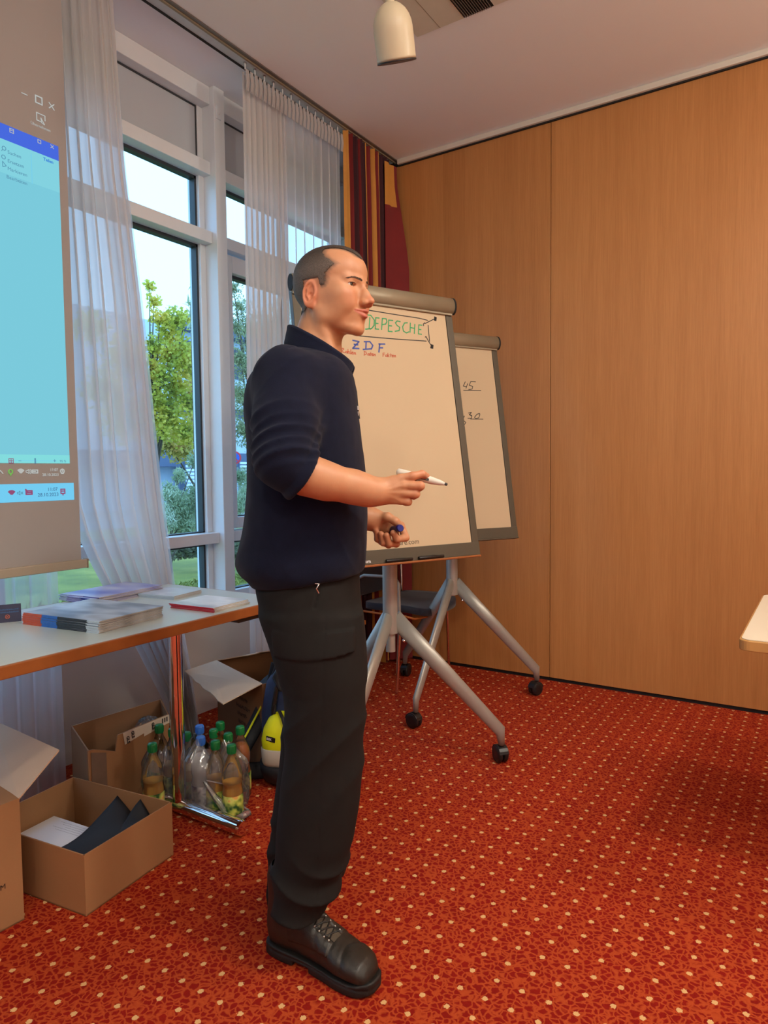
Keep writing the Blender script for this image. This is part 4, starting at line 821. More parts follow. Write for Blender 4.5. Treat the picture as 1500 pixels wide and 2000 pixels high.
# shrink film around the pack
def film(cx, cy, rx, ry, z1, label, seed, rot=0):
    r = thing('shrink_film', label, 'film'); bm = bmesh.new(); rnd = np.random.default_rng(seed); V = []; nz, na = 16, 60; ph = rnd.uniform(0, 6, 6)
    for j in range(nz+1):
        t = j/nz; row = []
        for i in range(na):
            a = 2*pi*i/na; k = 1+.05*sin(3*a+ph[0]+4*t)+.035*sin(7*a+ph[1]-9*t)+.025*sin(13*a+ph[2]+15*t)+.02*sin(21*a+ph[3]); top = 1-.45*max(0, t-.72)/.28
            x = rx*cos(a)*k*top; y = ry*sin(a)*k*top; z = .004+(z1+.020*sin(4*a+ph[4])+.012*sin(9*a+ph[5]))*t
            row.append(bm.verts.new((cx+x*cos(rot)-y*sin(rot), cy+x*sin(rot)+y*cos(rot), z)))
        V.append(row)
    for j in range(nz):
        for i in range(na): bm.faces.new((V[j][i], V[j][(i+1) % na], V[j+1][(i+1) % na], V[j+1][i])).smooth = (i % 3 != 0)
    obj('wrap', bm, M['film'], r); return r
fm = film(float(P[[3, 4, 5, 9, 10, 11], 0].mean()), float(P[[3, 4, 5, 9, 10, 11], 1].mean()), .128, .088, .235, 'torn clear shrink film around the pack of bottles by the chrome leg', 4, .6)
bm = bmesh.new(); c0 = Vector((float(P[10][0]), float(P[10][1]), 0)); out_ = Vector((.62, -.3, 0)).normalized()
tube(bm, [c0+out_*.05+Vector((-.05, -.03, .14)), c0+out_*.075+Vector((-.03, -.01, .09)), c0+out_*.085+Vector((.0, .02, .03)), c0+out_*.085+Vector((.03, .05, .018)), c0+out_*.075+Vector((.05, .075, .022))], [.006, .012, .020, .019, .012], 10, flat=(1, .8)); obj('loose_end', bm, M['film'], fm)
bm = bmesh.new(); tube(bm, [c0+out_*.05+Vector((-.04, -.03, .145)), c0+out_*.06+Vector((.0, .01, .13)), c0+out_*.06+Vector((.02, .04, .06)), c0+out_*.07+Vector((.05, .07, .03))], .003, 8); obj('handle_strap', bm, M['film'], fm)
fm2 = film(float(P[[0, 1, 2], 0].mean()), float(P[[0, 1, 2], 1].mean()), .062, .085, .20, 'clear shrink film around the bottles left of the chrome leg', 9, .3)
bm = bmesh.new(); bmesh.ops.create_icosphere(bm, subdivisions=3, radius=.035, matrix=Matrix.Translation((-2.20, 1.69, .235)))
for v in bm.verts: v.co += Vector((.008*sin(v.co.y*150), .010*sin(v.co.z*160), .012*sin(v.co.x*140)))
obj('crumple', bm, M['film'], pkt); bm = bmesh.new(); box(bm, (-2.235, 1.60, .006), (-2.15, 1.72, .19)); obj('packet', bm, M['white'], pkt)

# ================================================================== BACKPACK
# local frame: x' right in picture, y' away from the camera
bpc = at(614, 1514, 2, 0); BPR = YAW+radians(-10)
bp = thing('backpack', 'navy and neon yellow backpack standing behind the man beside the tall box', 'backpack', (bpc[0], bpc[1], 0), BPR)
bp.scale = (1.08, 1.08, 1.06)
def loft_body(rows, n=40, ex=3.2):
    """rows: (z, cx, cy, rx, ry)"""
    bm = bmesh.new(); R = []
    for z, cx, cy, rx, ry in rows:
        ring = []
        for k in range(n):
            a = 2*pi*k/n; c, s = cos(a), sin(a); r = (abs(c)**ex+abs(s)**ex)**(-1/ex); ring.append(bm.verts.new((cx+rx*r*c, cy+ry*r*s, z)))
        R.append(ring)
    for a, b in zip(R, R[1:]):
        for k in range(n): bm.faces.new((a[k], a[(k+1) % n], b[(k+1) % n], b[k])).smooth = True
    bm.faces.new(list(reversed(R[0]))); bm.faces.new(R[-1]); return bm
obj('main_compartment', loft_body([(.002, 0, .0, .135, .085), (.02, -.01, 0, .162, .100), (.10, -.015, 0, .172, .105), (.25, -.015, 0, .172, .10), (.36, -.01, .005, .158, .092), (.42, 0, .012, .128, .080), (.46, 0, .02, .095, .062), (.485, 0, .024, .055, .04), (.492, 0, .025, .02, .015)]), M['navycloth'], bp)
obj('front_pocket', loft_body([(.03, .015, -.10, .085, .030), (.05, .015, -.112, .098, .045), (.20, .015, -.112, .098, .045), (.27, .015, -.105, .090, .040), (.32, .015, -.092, .065, .028), (.345, .015, -.082, .03, .012)]), M['neon'], bp)
sp = obj('side_pocket', loft_body([(.125, -.092, -.095, .054, .044), (.14, -.094, -.099, .062, .050), (.18, -.094, -.100, .064, .052), (.22, -.090, -.098, .060, .048), (.25, -.085, -.094, .050, .040), (.268, -.080, -.090, .036, .028), (.276, -.076, -.086, .014, .012)], 32, 3.0), M['neon'], bp)
obj('reflective_band', loft_body([(.085, -.093, -.097, .060, .050), (.10, -.0945, -.099, .0640, .0520), (.147, -.0945, -.1000, .0655, .0535), (.150, -.094, -.100, .062, .050)], 32, 3.0), M['reflex'], sp)
obj('base_panel', loft_body([(.002, -.02, -.03, .125, .085), (.02, -.03, -.04, .140, .105), (.06, -.04, -.05, .138, .108), (.088, -.045, -.052, .132, .105)], 40, 2.8), M['darknavy'], bp)
bm = bmesh.new(); tube(bm, [(-.040, -.150, .05), (-.044, -.157, .12), (-.048, -.158, .18), (-.056, -.150, .225), (-.072, -.134, .262), (-.092, -.110, .280)], .0065, 8); obj('zip', bm, M['black'], bp)
bm = bmesh.new(); tube(bm, [(-.160, -.03, .12), (-.160, -.035, .25), (-.150, -.035, .36), (-.125, -.03, .43), (-.085, -.02, .468), (-.03, -.01, .488)], .0055, 8); obj('zip', bm, M['darknavy'], bp)
bm = bmesh.new(); tube(bm, [(-.115, -.098, .18), (-.118, -.100, .28), (-.105, -.095, .36), (-.08, -.085, .41)], .009, 8); tube(bm, [(-.108, -.108, .30), (-.110, -.112, .27)], .005, 8); obj('zip', bm, M['black'], bp)
bm = bmesh.new(); tube(bm, [(-.100, -.075, .425), (-.103, -.112, .405), (-.078, -.128, .370), (-.03, -.125, .362), (.0, -.10, .385)], .013, 10, flat=(1, .25)); obj('carry_loop', bm, M['black'], bp)
bm = bmesh.new(); tube(bm, [(-.150, .06, .40), (-.175, .06, .30), (-.225, -.02, .17), (-.265, -.07, .085), (-.255, -.09, .045), (-.20, -.07, .035), (-.13, -.04, .04)], .030, 12, flat=(.25, 1)); st_ = obj('shoulder_strap', bm, M['darknavy'], bp)
bm = bmesh.new(); tube(bm, [(-.150, .025, .395), (-.178, .02, .30), (-.236, -.052, .17), (-.276, -.102, .085), (-.258, -.122, .04)], .004, 8); obj('strap_edging', bm, M['neon'], st_)
bm = bmesh.new(); tube(bm, [(.150, -.02, .36), (.168, -.03, .28), (.172, -.04, .16), (.165, -.05, .10)], .012, 10, flat=(.4, 1)); obj('side_strap', bm, M['neon'], bp)
bm = bmesh.new(); box(bm, (.158, -.075, .10), (.182, -.035, .14)); tube(bm, [(.17, -.05, .10), (.172, -.055, .05), (.166, -.05, .03)], .006, 8); obj('buckle', bm, M['black'], bp, bevel=.003)
Mb = frame_mat((-.112, -.1515, .190), Vector((.97, -.22, -.12)), Vector((.1, -.05, 1))); bm = bmesh.new(); box(bm, (-.018, -.008, -.0015), (.018, .010, .0015), mat=Mb); bd = obj('badge', bm, M['black'], bp, bevel=.001)
text('lettering', 'S:EK', .011, Mb @ Matrix.Translation((-.0155, -.003, .0016)), M['white'], bd, bold=.0005)

# ================================================================== SIGNED-DISTANCE MODELLING OF THE MAN
FH = np.array([-sin(YAW), cos(YAW), 0]); RH = np.array([cos(YAW), sin(YAW), 0])
def L(px, py, b):
    """photograph pixel + depth b along the level view direction -> (right, depth, height)"""
    r = ray(px, py); t = b/(r @ FH); p = CO+r*t; return np.array([p @ RH, b, p[2]])
MAN_M = Matrix(((RH[0], FH[0], 0, 0), (RH[1], FH[1], 0, 0), (0, 0, 1, 0), (0, 0, 0, 1)))
f4 = np.float32
def cap_(P, a, b, ra, rb=None):
    rb = ra if rb is None else rb; a = np.asarray(a, f4); b = np.asarray(b, f4); ab = b-a; d = P-a
    t = np.clip((d @ ab)/(ab @ ab), 0, 1); return np.sqrt(((d-t[:, None]*ab)**2).sum(1))-(ra+(rb-ra)*t)
def ell_(P, c, r, R=None):
    d = P-np.asarray(c, f4)
    if R is not None: d = d @ R
    r = np.asarray(r, f4); q = d/r; k0 = np.sqrt((q*q).sum(1)); k1 = np.sqrt(((q/r)**2).sum(1))+1e-9; return k0*(k0-1)/k1
def smin(a, b, k): h = np.clip(.5+.5*(b-a)/k, 0, 1); return b+(a-b)*h-k*h*(1-h)
def smax(a, b, k): return -smin(-a, -b, k)
def rotm(ax, ang):
    ang = radians(ang); c, s = cos(ang), sin(ang)
    return np.array({'x': [[1, 0, 0], [0, c, -s], [0, s, c]], 'y': [[c, 0, s], [0, 1, 0], [-s, 0, c]], 'z': [[c, -s, 0], [s, c, 0], [0, 0, 1]]}[ax], f4)
def wav(P, f, s=0.):
    x, y, z = P[:, 0]*f, P[:, 1]*f, P[:, 2]*f
    return (np.sin(x+1.7*np.sin(y*.7+s)+s)+np.sin(y*1.1+1.3*np.sin(z*.8+2*s)+2.1)+np.sin(z*.9+1.5*np.sin(x*.9-s)+4.2*s))/3
def loft_(P, rows, ex=2.3, yaw=0.):
    """rows: (z, cx, cy, rx, ry), stacked vertically; approximate distance"""
    rows = sorted(rows); Z = np.array([r[0] for r in rows]); A = np.array(rows)
    z = P[:, 2]; zc = np.clip(z, Z[0], Z[-1])
    # smooth interpolation (cosine-free cubic via repeated averaging of linear)
    def I(c):
        h = .012; return (np.interp(zc-h, Z, A[:, c])+np.interp(zc+h, Z, A[:, c])+2*np.interp(zc, Z, A[:, c]))/4
    dx, dy = P[:, 0]-I(1), P[:, 1]-I(2); rx, ry = I(3), I(4)
    if yaw: c, s = cos(yaw), sin(yaw); dx, dy = dx*c+dy*s, -dx*s+dy*c
    k = (np.abs(dx/rx)**ex+np.abs(dy/ry)**ex)**(1/ex); g = np.sqrt((dx/rx**2)**2+(dy/ry**2)**2)+1e-6
    d = (k-1)*np.minimum(k/g, np.maximum(rx, ry)); d = np.where(k < .3, -.7*np.minimum(rx, ry), d)
    dz = np.maximum(Z[0]-z, z-Z[-1]); return np.where(dz > 0, np.sqrt(np.maximum(d, 0)**2+dz**2), np.maximum(d, dz))
def sdf_mesh(name, fn, lo, hi, h, smooth_it=2, slack=1.5):
    lo = np.array(lo, f4); hi = np.array(hi, f4); B = 8; nb = np.ceil((hi-lo)/(h*B)).astype(int); dims = nb*B+1
    ax = [lo[i]+h*B*(np.arange(nb[i])+.5) for i in range(3)]; G = np.stack(np.meshgrid(*ax, indexing='ij'), -1).reshape(-1, 3).astype(f4)
    D = fn(G); act = np.abs(D) < h*B*.87*slack+.004; V = np.ones(tuple(dims), f4)
    bi = np.stack(np.meshgrid(*[np.arange(n) for n in nb], indexing='ij'), -1).reshape(-1, 3)
    for b in bi[(D < 0) & ~act]: V[b[0]*B:b[0]*B+B+1, b[1]*B:b[1]*B+B+1, b[2]*B:b[2]*B+B+1] = -1
    o = np.stack(np.meshgrid(*[np.arange(B+1)]*3, indexing='ij'), -1).reshape(-1, 3); A = bi[act]
    for s in range(0, len(A), 500):
        blk = A[s:s+500]; idx = (blk[:, None, :]*B+o[None]).reshape(-1, 3); val = fn((lo+idx*h).astype(f4)); V[idx[:, 0], idx[:, 1], idx[:, 2]] = val
    S = V < 0
    c = sum(S[i:dims[0]-1+i, j:dims[1]-1+j, k:dims[2]-1+k].astype(np.uint8) for i in (0, 1) for j in (0, 1) for k in (0, 1))
    cells = np.argwhere((c > 0) & (c < 8)); n = len(cells); idm = np.full(c.shape, -1, np.int32); idm[cells[:, 0], cells[:, 1], cells[:, 2]] = np.arange(n)
    acc = np.zeros((n, 3), f4); cnt = np.zeros(n, f4)
    cr = [(i, j, k) for i in (0, 1) for j in (0, 1) for k in (0, 1)]
    for a in range(8):
        for b in range(a+1, 8):
            da = np.array(cr[b])-np.array(cr[a])
            if np.abs(da).sum() != 1: continue
            pa, pb = cells+cr[a], cells+cr[b]; va, vb = V[pa[:, 0], pa[:, 1], pa[:, 2]], V[pb[:, 0], pb[:, 1], pb[:, 2]]
            m = (va < 0) != (vb < 0); t = np.where(m, va/np.where(m, va-vb, 1), 0)[:, None]; acc += np.where(m[:, None], np.array(cr[a], f4)+t*da, 0); cnt += m
    vert = lo+(cells+acc/cnt[:, None])*h
    quads = []
    for d in range(3):
        e = [0, 0, 0]; e[d] = 1; a = S[:-1 if d == 0 else None, :-1 if d == 1 else None, :-1 if d == 2 else None]; b = S[e[0]:, e[1]:, e[2]:]
        for flip, mk in ((0, a & ~b), (1, ~a & b)):
            q = np.argwhere(mk); u, v = (d+1) % 3, (d+2) % 3
            ok = (q[:, u] > 0) & (q[:, v] > 0) & (q[:, u] < dims[u]-1) & (q[:, v] < dims[v]-1); q = q[ok]
            def g(du, dv): r = q.copy(); r[:, u] -= du; r[:, v] -= dv; return idm[r[:, 0], r[:, 1], r[:, 2]]
            F = np.stack([g(1, 1), g(0, 1), g(0, 0), g(1, 0)], 1); quads.append(F[:, ::-1] if flip else F)
    F = np.concatenate(quads); F = F[(F >= 0).all(1)]
    lab = np.arange(n)                                # keep only the largest connected piece
    e0 = np.concatenate([F[:, 0], F[:, 1], F[:, 2]]); e1 = np.concatenate([F[:, 1], F[:, 2], F[:, 3]])
    for _ in range(60):
        l0, l1 = lab[e0], lab[e1]; df = l0 != l1
        if not df.any(): break
        np.minimum.at(lab, np.maximum(l0[df], l1[df]), np.minimum(l0[df], l1[df]))
        while True:
            nl = lab[lab]
            if (nl == lab).all(): break
            lab = nl
    big = np.bincount(lab).argmax(); kv = lab == big
    if not kv.all(): rm = np.cumsum(kv)-1; F = rm[F[kv[F[:, 0]]]]; vert = vert[kv]; n = len(vert)
    for _ in range(smooth_it):
        s_ = np.zeros_like(vert); k_ = np.zeros(n, f4)
        for a in range(4):
            i0, i1 = F[:, a], F[:, (a+1) % 4]
            for x in range(3): s_[:, x] += np.bincount(i0, vert[i1, x], n)+np.bincount(i1, vert[i0, x], n)
            k_ += np.bincount(i0, minlength=n)+np.bincount(i1, minlength=n)
        vert = vert*.5+.5*s_/np.maximum(k_, 1)[:, None]
    return vert.astype(f4), F.astype(np.int32)
def link_mesh(name, v, F, m, parent=None, attrs=None):
    me = bpy.data.meshes.new(name); me.vertices.add(len(v)); me.vertices.foreach_set('co', v.ravel()); k = F.shape[1]
    me.loops.add(F.size); me.loops.foreach_set('vertex_index', F.ravel()); me.polygons.add(len(F)); me.polygons.foreach_set('loop_start', np.arange(0, F.size, k, dtype=np.int32)); me.polygons.foreach_set('loop_total', np.full(len(F), k, np.int32))
    me.polygons.foreach_set('use_smooth', np.ones(len(F), bool)); me.update(calc_edges=True); me.materials.append(m)
    for a, val in (attrs or {}).items():
        at_ = me.attributes.new(a, 'FLOAT', 'POINT'); at_.data.foreach_set('value', val.astype(f4))
    o = bpy.data.objects.new(name, me); COL.objects.link(o)
    if parent: o.parent = parent
    return o

# ---- head frame
HC = L(652, 567, 1.70); TH = radians(28)
HX = np.array([cos(TH), -sin(TH), 0]); HY = np.array([sin(TH), cos(TH), 0]); HZ = np.array([0, 0, 1.])
tilt = radians(2); HX, HZ = HX*cos(tilt)+HZ*sin(tilt), HZ*cos(tilt)-HX*sin(tilt)
HR = np.stack([HX, HY, HZ], 1).astype(f4)                       # local = (P-HC) @ HR
def hp(x, y, z): return HC+HR @ np.array([x, y, z])/1000.
def h_loc(P): return (P-HC.astype(f4)) @ HR*1000.               # millimetres
def head_sdf(P):
    Q = h_loc(P).astype(f4); S = Q.copy(); S[:, 1] = -np.abs(S[:, 1])       # mirrored half: near side (y<0)
    d = ell_(Q, (-10, 0, 34), (91, 73, 68))
    d = smin(d, ell_(Q, (22, 0, 34), (58, 58, 50)), 22)
    d = smin(d, ell_(Q, (-22, 0, 0), (74, 66, 52)), 24)
    d = smin(d, ell_(Q, (27, 0, -26), (50, 54, 60)), 24)
    d = smin(d, cap_(S, (-8, -55, -28), (4, -50, -74), 13, 13), 20)
    d = smin(d, cap_(S, (4, -50, -74), (52, -17, -100), 13, 12), 20)
    d = smin(d, ell_(Q, (22, 0, -72), (44, 44, 34)), 22)
    d = smin(d, ell_(Q, (59, 0, -101), (16, 22, 16)), 12)
    d = smin(d, ell_(Q, (54, 0, -68), (27, 30, 26)), 14)
    d = smin(d, ell_(S, (50, -38, -28), (25, 20, 20)), 16)                   # cheekbone
    d = smin(d, ell_(S, (57, -33, -48), (17, 14, 18)), 12)                   # smiling cheek
    d = smin(d, ell_(S, (30, -52, -16), (26, 10, 18)), 18)
    d = smin(d, ell_(S, (25, -45, -48), (34, 17, 34)), 20)
    d = smin(d, cap_(S, (75, -7, 5), (62, -42, 9), 8, 7), 13)                # brow
    d = smax(d, -ell_(S, (86, -30, -5), (14, 16, 9)), 9)                     # orbit
    # nose
    n = cap_(Q, (77, 0, 0), (96, 0, -37), 6.5, 7.5); n = smin(n, ell_(Q, (98.5, 0, -42), (11, 10, 9)), 6)
    n = smin(n, ell_(S, (88, -11.5, -46), (11, 7.5, 8)), 5); n = smin(n, ell_(Q, (82, 0, -33), (16, 13, 20)), 7)
    d = smin(d, n, 7); d = smax(d, -ell_(S, (95, -7, -54), (6, 3.6, 4.5)), 2)
    # eyelids around the eyeball, with the slit cut out
    lid = ell_(S, (EYE[0], -EYE[1], EYE[2]), (14.6, 14.8, 13.8)); d = smin(d, lid, 3)
    d = smax(d, -ell_(S, (EYE[0]+14, -EYE[1]-.5, EYE[2]-.8), (14, 13.6, 3.9)), 1.0)
    d = smin(d, cap_(S, (EYE[0]+13.2, -20, EYE[2]+5.0), (EYE[0]+7, -44, EYE[2]+3.2), 1.9, 1.5), 2.5)    # upper lid fold
    d = smax(d, -cap_(S, (EYE[0]+12.5, -22, EYE[2]-13.5), (EYE[0]+8, -42, EYE[2]-10.5), .6, .6), 3)     # fold under the eye
    # mouth: lips, parting, corners pulled up by the smile
    up = cap_(S, (86.8, -2, -63.5), (69, -27, -62), 4.8, 2.2); lo_ = cap_(S, (84.2, 0, -76), (69, -25, -66), 5.8, 2.4)
    d = smin(d, up, 4); d = smin(d, lo_, 4)
    d = smax(d, -cap_(S, (92, 0, -70), (71, -29, -64), 2.5, .9), 1.4)
    d = smax(d, -cap_(S, (84, -20, -47), (67, -39, -74), 1.1, 1.2), 4)        # fold beside the mouth
    d = smax(d, -ell_(Q, (91, 0, -87), (8, 17, 4.5)), 7)
    # ear
    R = rotm('z', 20) @ rotm('y', 12); E = (S-np.array([-22, -75, -20], f4)) @ R
    ex, ez = E[:, 0]/16.5, E[:, 2]/32.; egg = 1-.18*np.clip(-ez, 0, 1); ex = ex/egg; rr = np.sqrt(ex**2+ez**2); ring = np.abs(rr-.84)*19.
    rim = np.sqrt(ring**2+(E[:, 1]+1.0)**2)-3.1
    plate = np.maximum((rr-.85)*18., np.abs(E[:, 1]-2.2)-1.9)
    ear = smin(rim, plate, 2); ear = smin(ear, ell_(E, (5, 1, -24), (9, 5, 10)), 4); ear = smin(ear, ell_(E, (12, 6, -16), (6, 8, 12)), 5)
    ear = smin(ear, limb(E, [(np.array([1., -.5, 20]), 2.0), (np.array([-5., -.5, 8]), 2.6), (np.array([-4., -1, -6]), 2.6), (np.array([2., -1, -14]), 2.2)], 2), 2.5)   # inner fold
    ear = smin(ear, ell_(E, (11, -1.8, -6), (4, 3.2, 5.5)), 3)               # tragus
    ear = smax(ear, -ell_(E, (4, -5, -3), (7.0, 8, 9)), 1.6)
    ear = np.where((np.abs(E[:, 1]) < 14) & (rr < 1.8), ear, np.maximum(np.sqrt(np.maximum(0, (rr-1.3)*17)**2+np.maximum(0, np.abs(E[:, 1])-8)**2), 6))
    d = smin(d, ear, 4)
    return d/1000.
def limb(P, pts, k=.012):
    d = None
    for (a, ra), (b, rb) in zip(pts, pts[1:]):
        c = cap_(P, a, b, ra, rb); d = c if d is None else smin(d, c, k)
    return d
EYE = (59.5, 32.5, -4)
def on_face(x, y, z, lift=0.):
    """point of the face surface in front of (x, y, z), head millimetres"""
    t = np.linspace(0, 60, 241); P = np.stack([np.array(hp(x+q, y, z)) for q in t]).astype(f4); d = head_sdf(P); i = np.argmax(d > 0); return hp(x+t[i]+lift, y, z)
neckA, neckB = hp(-26, 0, -52), L(600, 735, 1.70)
def neck_sdf(P):
    d = cap_(P, neckA, neckB, .054, .062)
    d = smin(d, cap_(P, hp(-10, -58, -58), L(652, 712, 1.665), .012, .010), .018)   # neck muscle
    d = smin(d, ell_(P, L(655, 684, 1.70), (.013, .013, .018)), .015)
    return d
SHR, ELR, WRR = L(553, 728, 1.545), L(556, 903, 1.455), L(728, 961, 1.515)
SHL, ELL, WLL = L(600, 735, 1.875), L(610, 925, 1.90), L(722, 1012, 1.875)
def limb(P, pts, k=.012):
    d = None
    for (a, ra), (b, rb) in zip(pts, pts[1:]):
        c = cap_(P, a, b, ra, rb); d = c if d is None else smin(d, c, k)
    return d
def seg(p): return p
# right hand (back of the hand towards the camera), fingers curled round the pen
b0 = 1.515
RH_MCP = [L(783, 934, b0), L(789, 948, b0-.006), L(789, 963, b0-.004), L(782, 977, b0+.002)]
RH_F = [[(RH_MCP[0], .0098), (L(806, 930, b0-.004), .0094), (L(824, 926, b0+.003), .0084), (L(833, 930, b0+.018), .0076)],
        [(RH_MCP[1], .0100), (L(821, 949, b0-.010), .0096), (L(819, 952, b0+.016), .0086), (L(803, 950, b0+.030), .0078)],
        [(RH_MCP[2], .0096), (L(812, 965, b0-.006), .0092), (L(808, 968, b0+.020), .0084), (L(793, 965, b0+.032), .0076)],
        [(RH_MCP[3], .0088), (L(797, 980, b0+.001), .0086), (L(793, 981, b0+.022), .0078), (L(780, 977, b0+.030), .0070)]]
RH_T = [(L(745, 948, b0+.022), .014), (L(768, 940, b0+.034), .0125), (L(795, 932, b0+.038), .0105), (L(817, 931, b0+.028), .0092)]
b1 = 1.87
LH_MCP = [L(783, 1026, b1+.022), L(772, 1036, b1+.040), L(756, 1040, b1+.046), L(741, 1036, b1+.040)]
LH_F = [[(LH_MCP[0], .0105), (L(792, 1050, b1+.002), .0105), (L(775, 1053, b1-.022), .0095), (L(768, 1041, b1-.030), .0085)],
        [(LH_MCP[1], .0105), (L(774, 1062, b1+.010), .0100), (L(760, 1062, b1-.018), .0092), (L(755, 1046, b1-.026), .0085)],
        [(LH_MCP[2], .0100), (L(759, 1064, b1+.012), .0096), (L(748, 1060, b1-.014), .0090), (L(744, 1043, b1-.020), .0082)],
        [(LH_MCP[3], .0092), (L(745, 1058, b1+.012), .0090), (L(737, 1053, b1-.006), .0084), (L(735, 1038, b1-.012), .0076)]]
LH_T = [(L(742, 1010, b1-.008), .014), (L(757, 1010, b1-.022), .0125), (L(772, 1018, b1-.030), .0105), (L(784, 1029, b1-.022), .0092)]
def hand_sdf(P, wr, MCP, Fg, Th, palm_off):
    d = None
    for i, m in enumerate(MCP):
        w0 = wr+(np.array(m)-np.array(MCP)[1:3].mean(0))*.45; c = cap_(P, w0, m, .0125, .0098); d = c if d is None else smin(d, c, .010)
    mid = (wr*.45+np.array(MCP).mean(0)*.55)+palm_off; d = smin(d, ell_(P, mid, (.030, .020, .026)), .012)
    for f in Fg: d = smin(d, limb(P, f, .004), .0035)
    web = limb(P, Th, .006); d = smin(d, web, .009)
    return d
def forearm_r(P):
    d = limb(P, [(ELR, .040), (L(600, 928, 1.462), .038), (L(640, 941, 1.475), .034), (L(690, 951, 1.497), .0315), (L(722, 960, 1.512), .0265), (L(738, 961, 1.515), .0255)], .03)
    d = smin(d, cap_(P, L(585, 925, 1.45), L(650, 936, 1.47), .032, .022), .02)
    t = np.clip((P[:, 0]-L(725, 960, 1.5)[0])/.02, -1, 1)
    d = smin(d, ell_(P, L(727, 950, 1.497), (.010, .008, .009)), .012)
    return d
def tendons(P):
    r = 0
    for m in RH_MCP: r = r-np.exp(-(cap_(P, WRR+np.array([.01, -.022, 0]), np.array(m)+np.array([0, -.008, 0]), 0)/.0035)**2)*.0009
    return r
def hidden_body(P):
    d = limb(P, [(L(600, 735, 1.70), .085), (L(590, 860, 1.70), .095), (L(592, 1000, 1.70), .090), (L(600, 1110, 1.70), .10)], .05)
    d = smin(d, limb(P, [(L(590, 745, 1.66), .06), (SHR, .05), (ELR, .042)], .03), .03)
    d = smin(d, limb(P, [(L(605, 745, 1.76), .06), (SHL, .05), (ELL, .042), (WLL-np.array([.04, 0, -.004]), .030), (WLL, .025), (L(730, 1016, 1.874), .025)], .03), .03)
    return d
def bbox_skip(P, lo, hi, fn, m=.035):
    """evaluate fn only near its box; elsewhere return the distance to that box"""
    lo = np.asarray(lo, f4)-m; hi = np.asarray(hi, f4)+m; q = np.maximum(np.maximum(lo-P, P-hi), 0); dd = np.sqrt((q*q).sum(1)); out = dd+m*.8; k = dd <= 0
    if k.any(): out[k] = fn(P[k])
    return out
hlo, hhi = HC-.125, HC+.125; hlo[2] -= .01
rlo = np.array([L(735, 0, 1.5)[0], 1.48, L(0, 995, 1.5)[2]]); rhi = np.array([L(842, 0, 1.5)[0], 1.565, L(0, 918, 1.5)[2]])
llo = np.array([L(722, 0, b1)[0], b1-.05, L(0, 1072, b1)[2]]); lhi = np.array([L(800, 0, b1)[0], b1+.065, L(0, 995, b1)[2]])
def body_sdf(P):
    d = hidden_body(P)
    d = smin(d, bbox_skip(P, np.minimum(neckA, neckB)-.07, np.maximum(neckA, neckB)+.08, neck_sdf), .03)
    d = smin(d, bbox_skip(P, hlo, hhi, head_sdf), .012)
    d = smin(d, bbox_skip(P, np.minimum(ELR, WRR)-.05, np.maximum(ELR, WRR)+.05, forearm_r), .02)
    d = smin(d, bbox_skip(P, rlo, rhi, lambda Q: hand_sdf(Q, WRR, RH_MCP, RH_F, RH_T, np.array([0, .010, 0]))+tendons(Q)), .012)
    d = smin(d, bbox_skip(P, llo, lhi, lambda Q: hand_sdf(Q, L(727, 1013, 1.875), LH_MCP, LH_F, LH_T, np.array([0, -.006, 0]))), .012)
    return d
# skin
def skin_mat():
    m, t, b = new_mat('skin'); g = t.new('NewGeometry').outputs['Position']
    lip = t.new('Attribute'); lip.attribute_name = 'lip'; red_ = t.new('Attribute'); red_.attribute_name = 'flush'; hr = t.new('Attribute'); hr.attribute_name = 'stubble'
    n = t.noise(40, 4, g); c = t.mix(n, srgb(186, 128, 92), srgb(203, 147, 109))
    c = t.mix(t.math('MULTIPLY', red_.outputs['Fac'], .45), c, srgb(204, 104, 76)); c = t.mix(t.math('MULTIPLY', lip.outputs['Fac'], .8), c, srgb(178, 86, 74))
    c = t.mix(t.math('MULTIPLY', hr.outputs['Fac'], .8), c, srgb(96, 80, 70))
    t.link(c, b.inputs['Base Color']); b.inputs['Roughness'].default_value = .48; b.inputs['Subsurface Weight'].default_value = .12; b.inputs['Subsurface Radius'].default_value = (.01, .004, .002); b.inputs['Subsurface Scale'].default_value = .5
    t.bump(t.noise(420, 3, g), .15, .0006, b); return m
M['skin'] = skin_mat()
def hair_mat():
    m, t, b = new_mat('short_hair'); g = t.new('NewGeometry').outputs['Position']; o = t.n['Material Output']
    a = t.new('Attribute'); a.attribute_name = 'cover'; n = t.noise(520, 2, g); n2 = t.noise(60, 3, g)
    hz = t.new('Attribute'); hz.attribute_name = 'height'; c = t.mix(hz.outputs['Fac'], t.mix(n, srgb(52, 44, 40), srgb(122, 108, 98)), t.mix(n, srgb(24, 18, 15), srgb(74, 60, 50))); t.link(c, b.inputs['Base Color']); b.inputs['Roughness'].default_value = .7
    t.bump(n, .7, .002, b)
    tr = t.new('BsdfTransparent'); mx = t.new('MixShader'); th = t.math('ADD', t.math('MULTIPLY', n, .9), t.math('MULTIPLY', n2, .35)); f_ = t.math('GREATER_THAN', t.math('ADD', a.outputs['Fac'], .0), th)
    t.link(f_, mx.inputs[0]); t.link(tr.outputs[0], mx.inputs[1]); t.link(b.outputs[0], mx.inputs[2]); t.link(mx.outputs[0], o.inputs[0]); return m
M['hair'] = hair_mat()
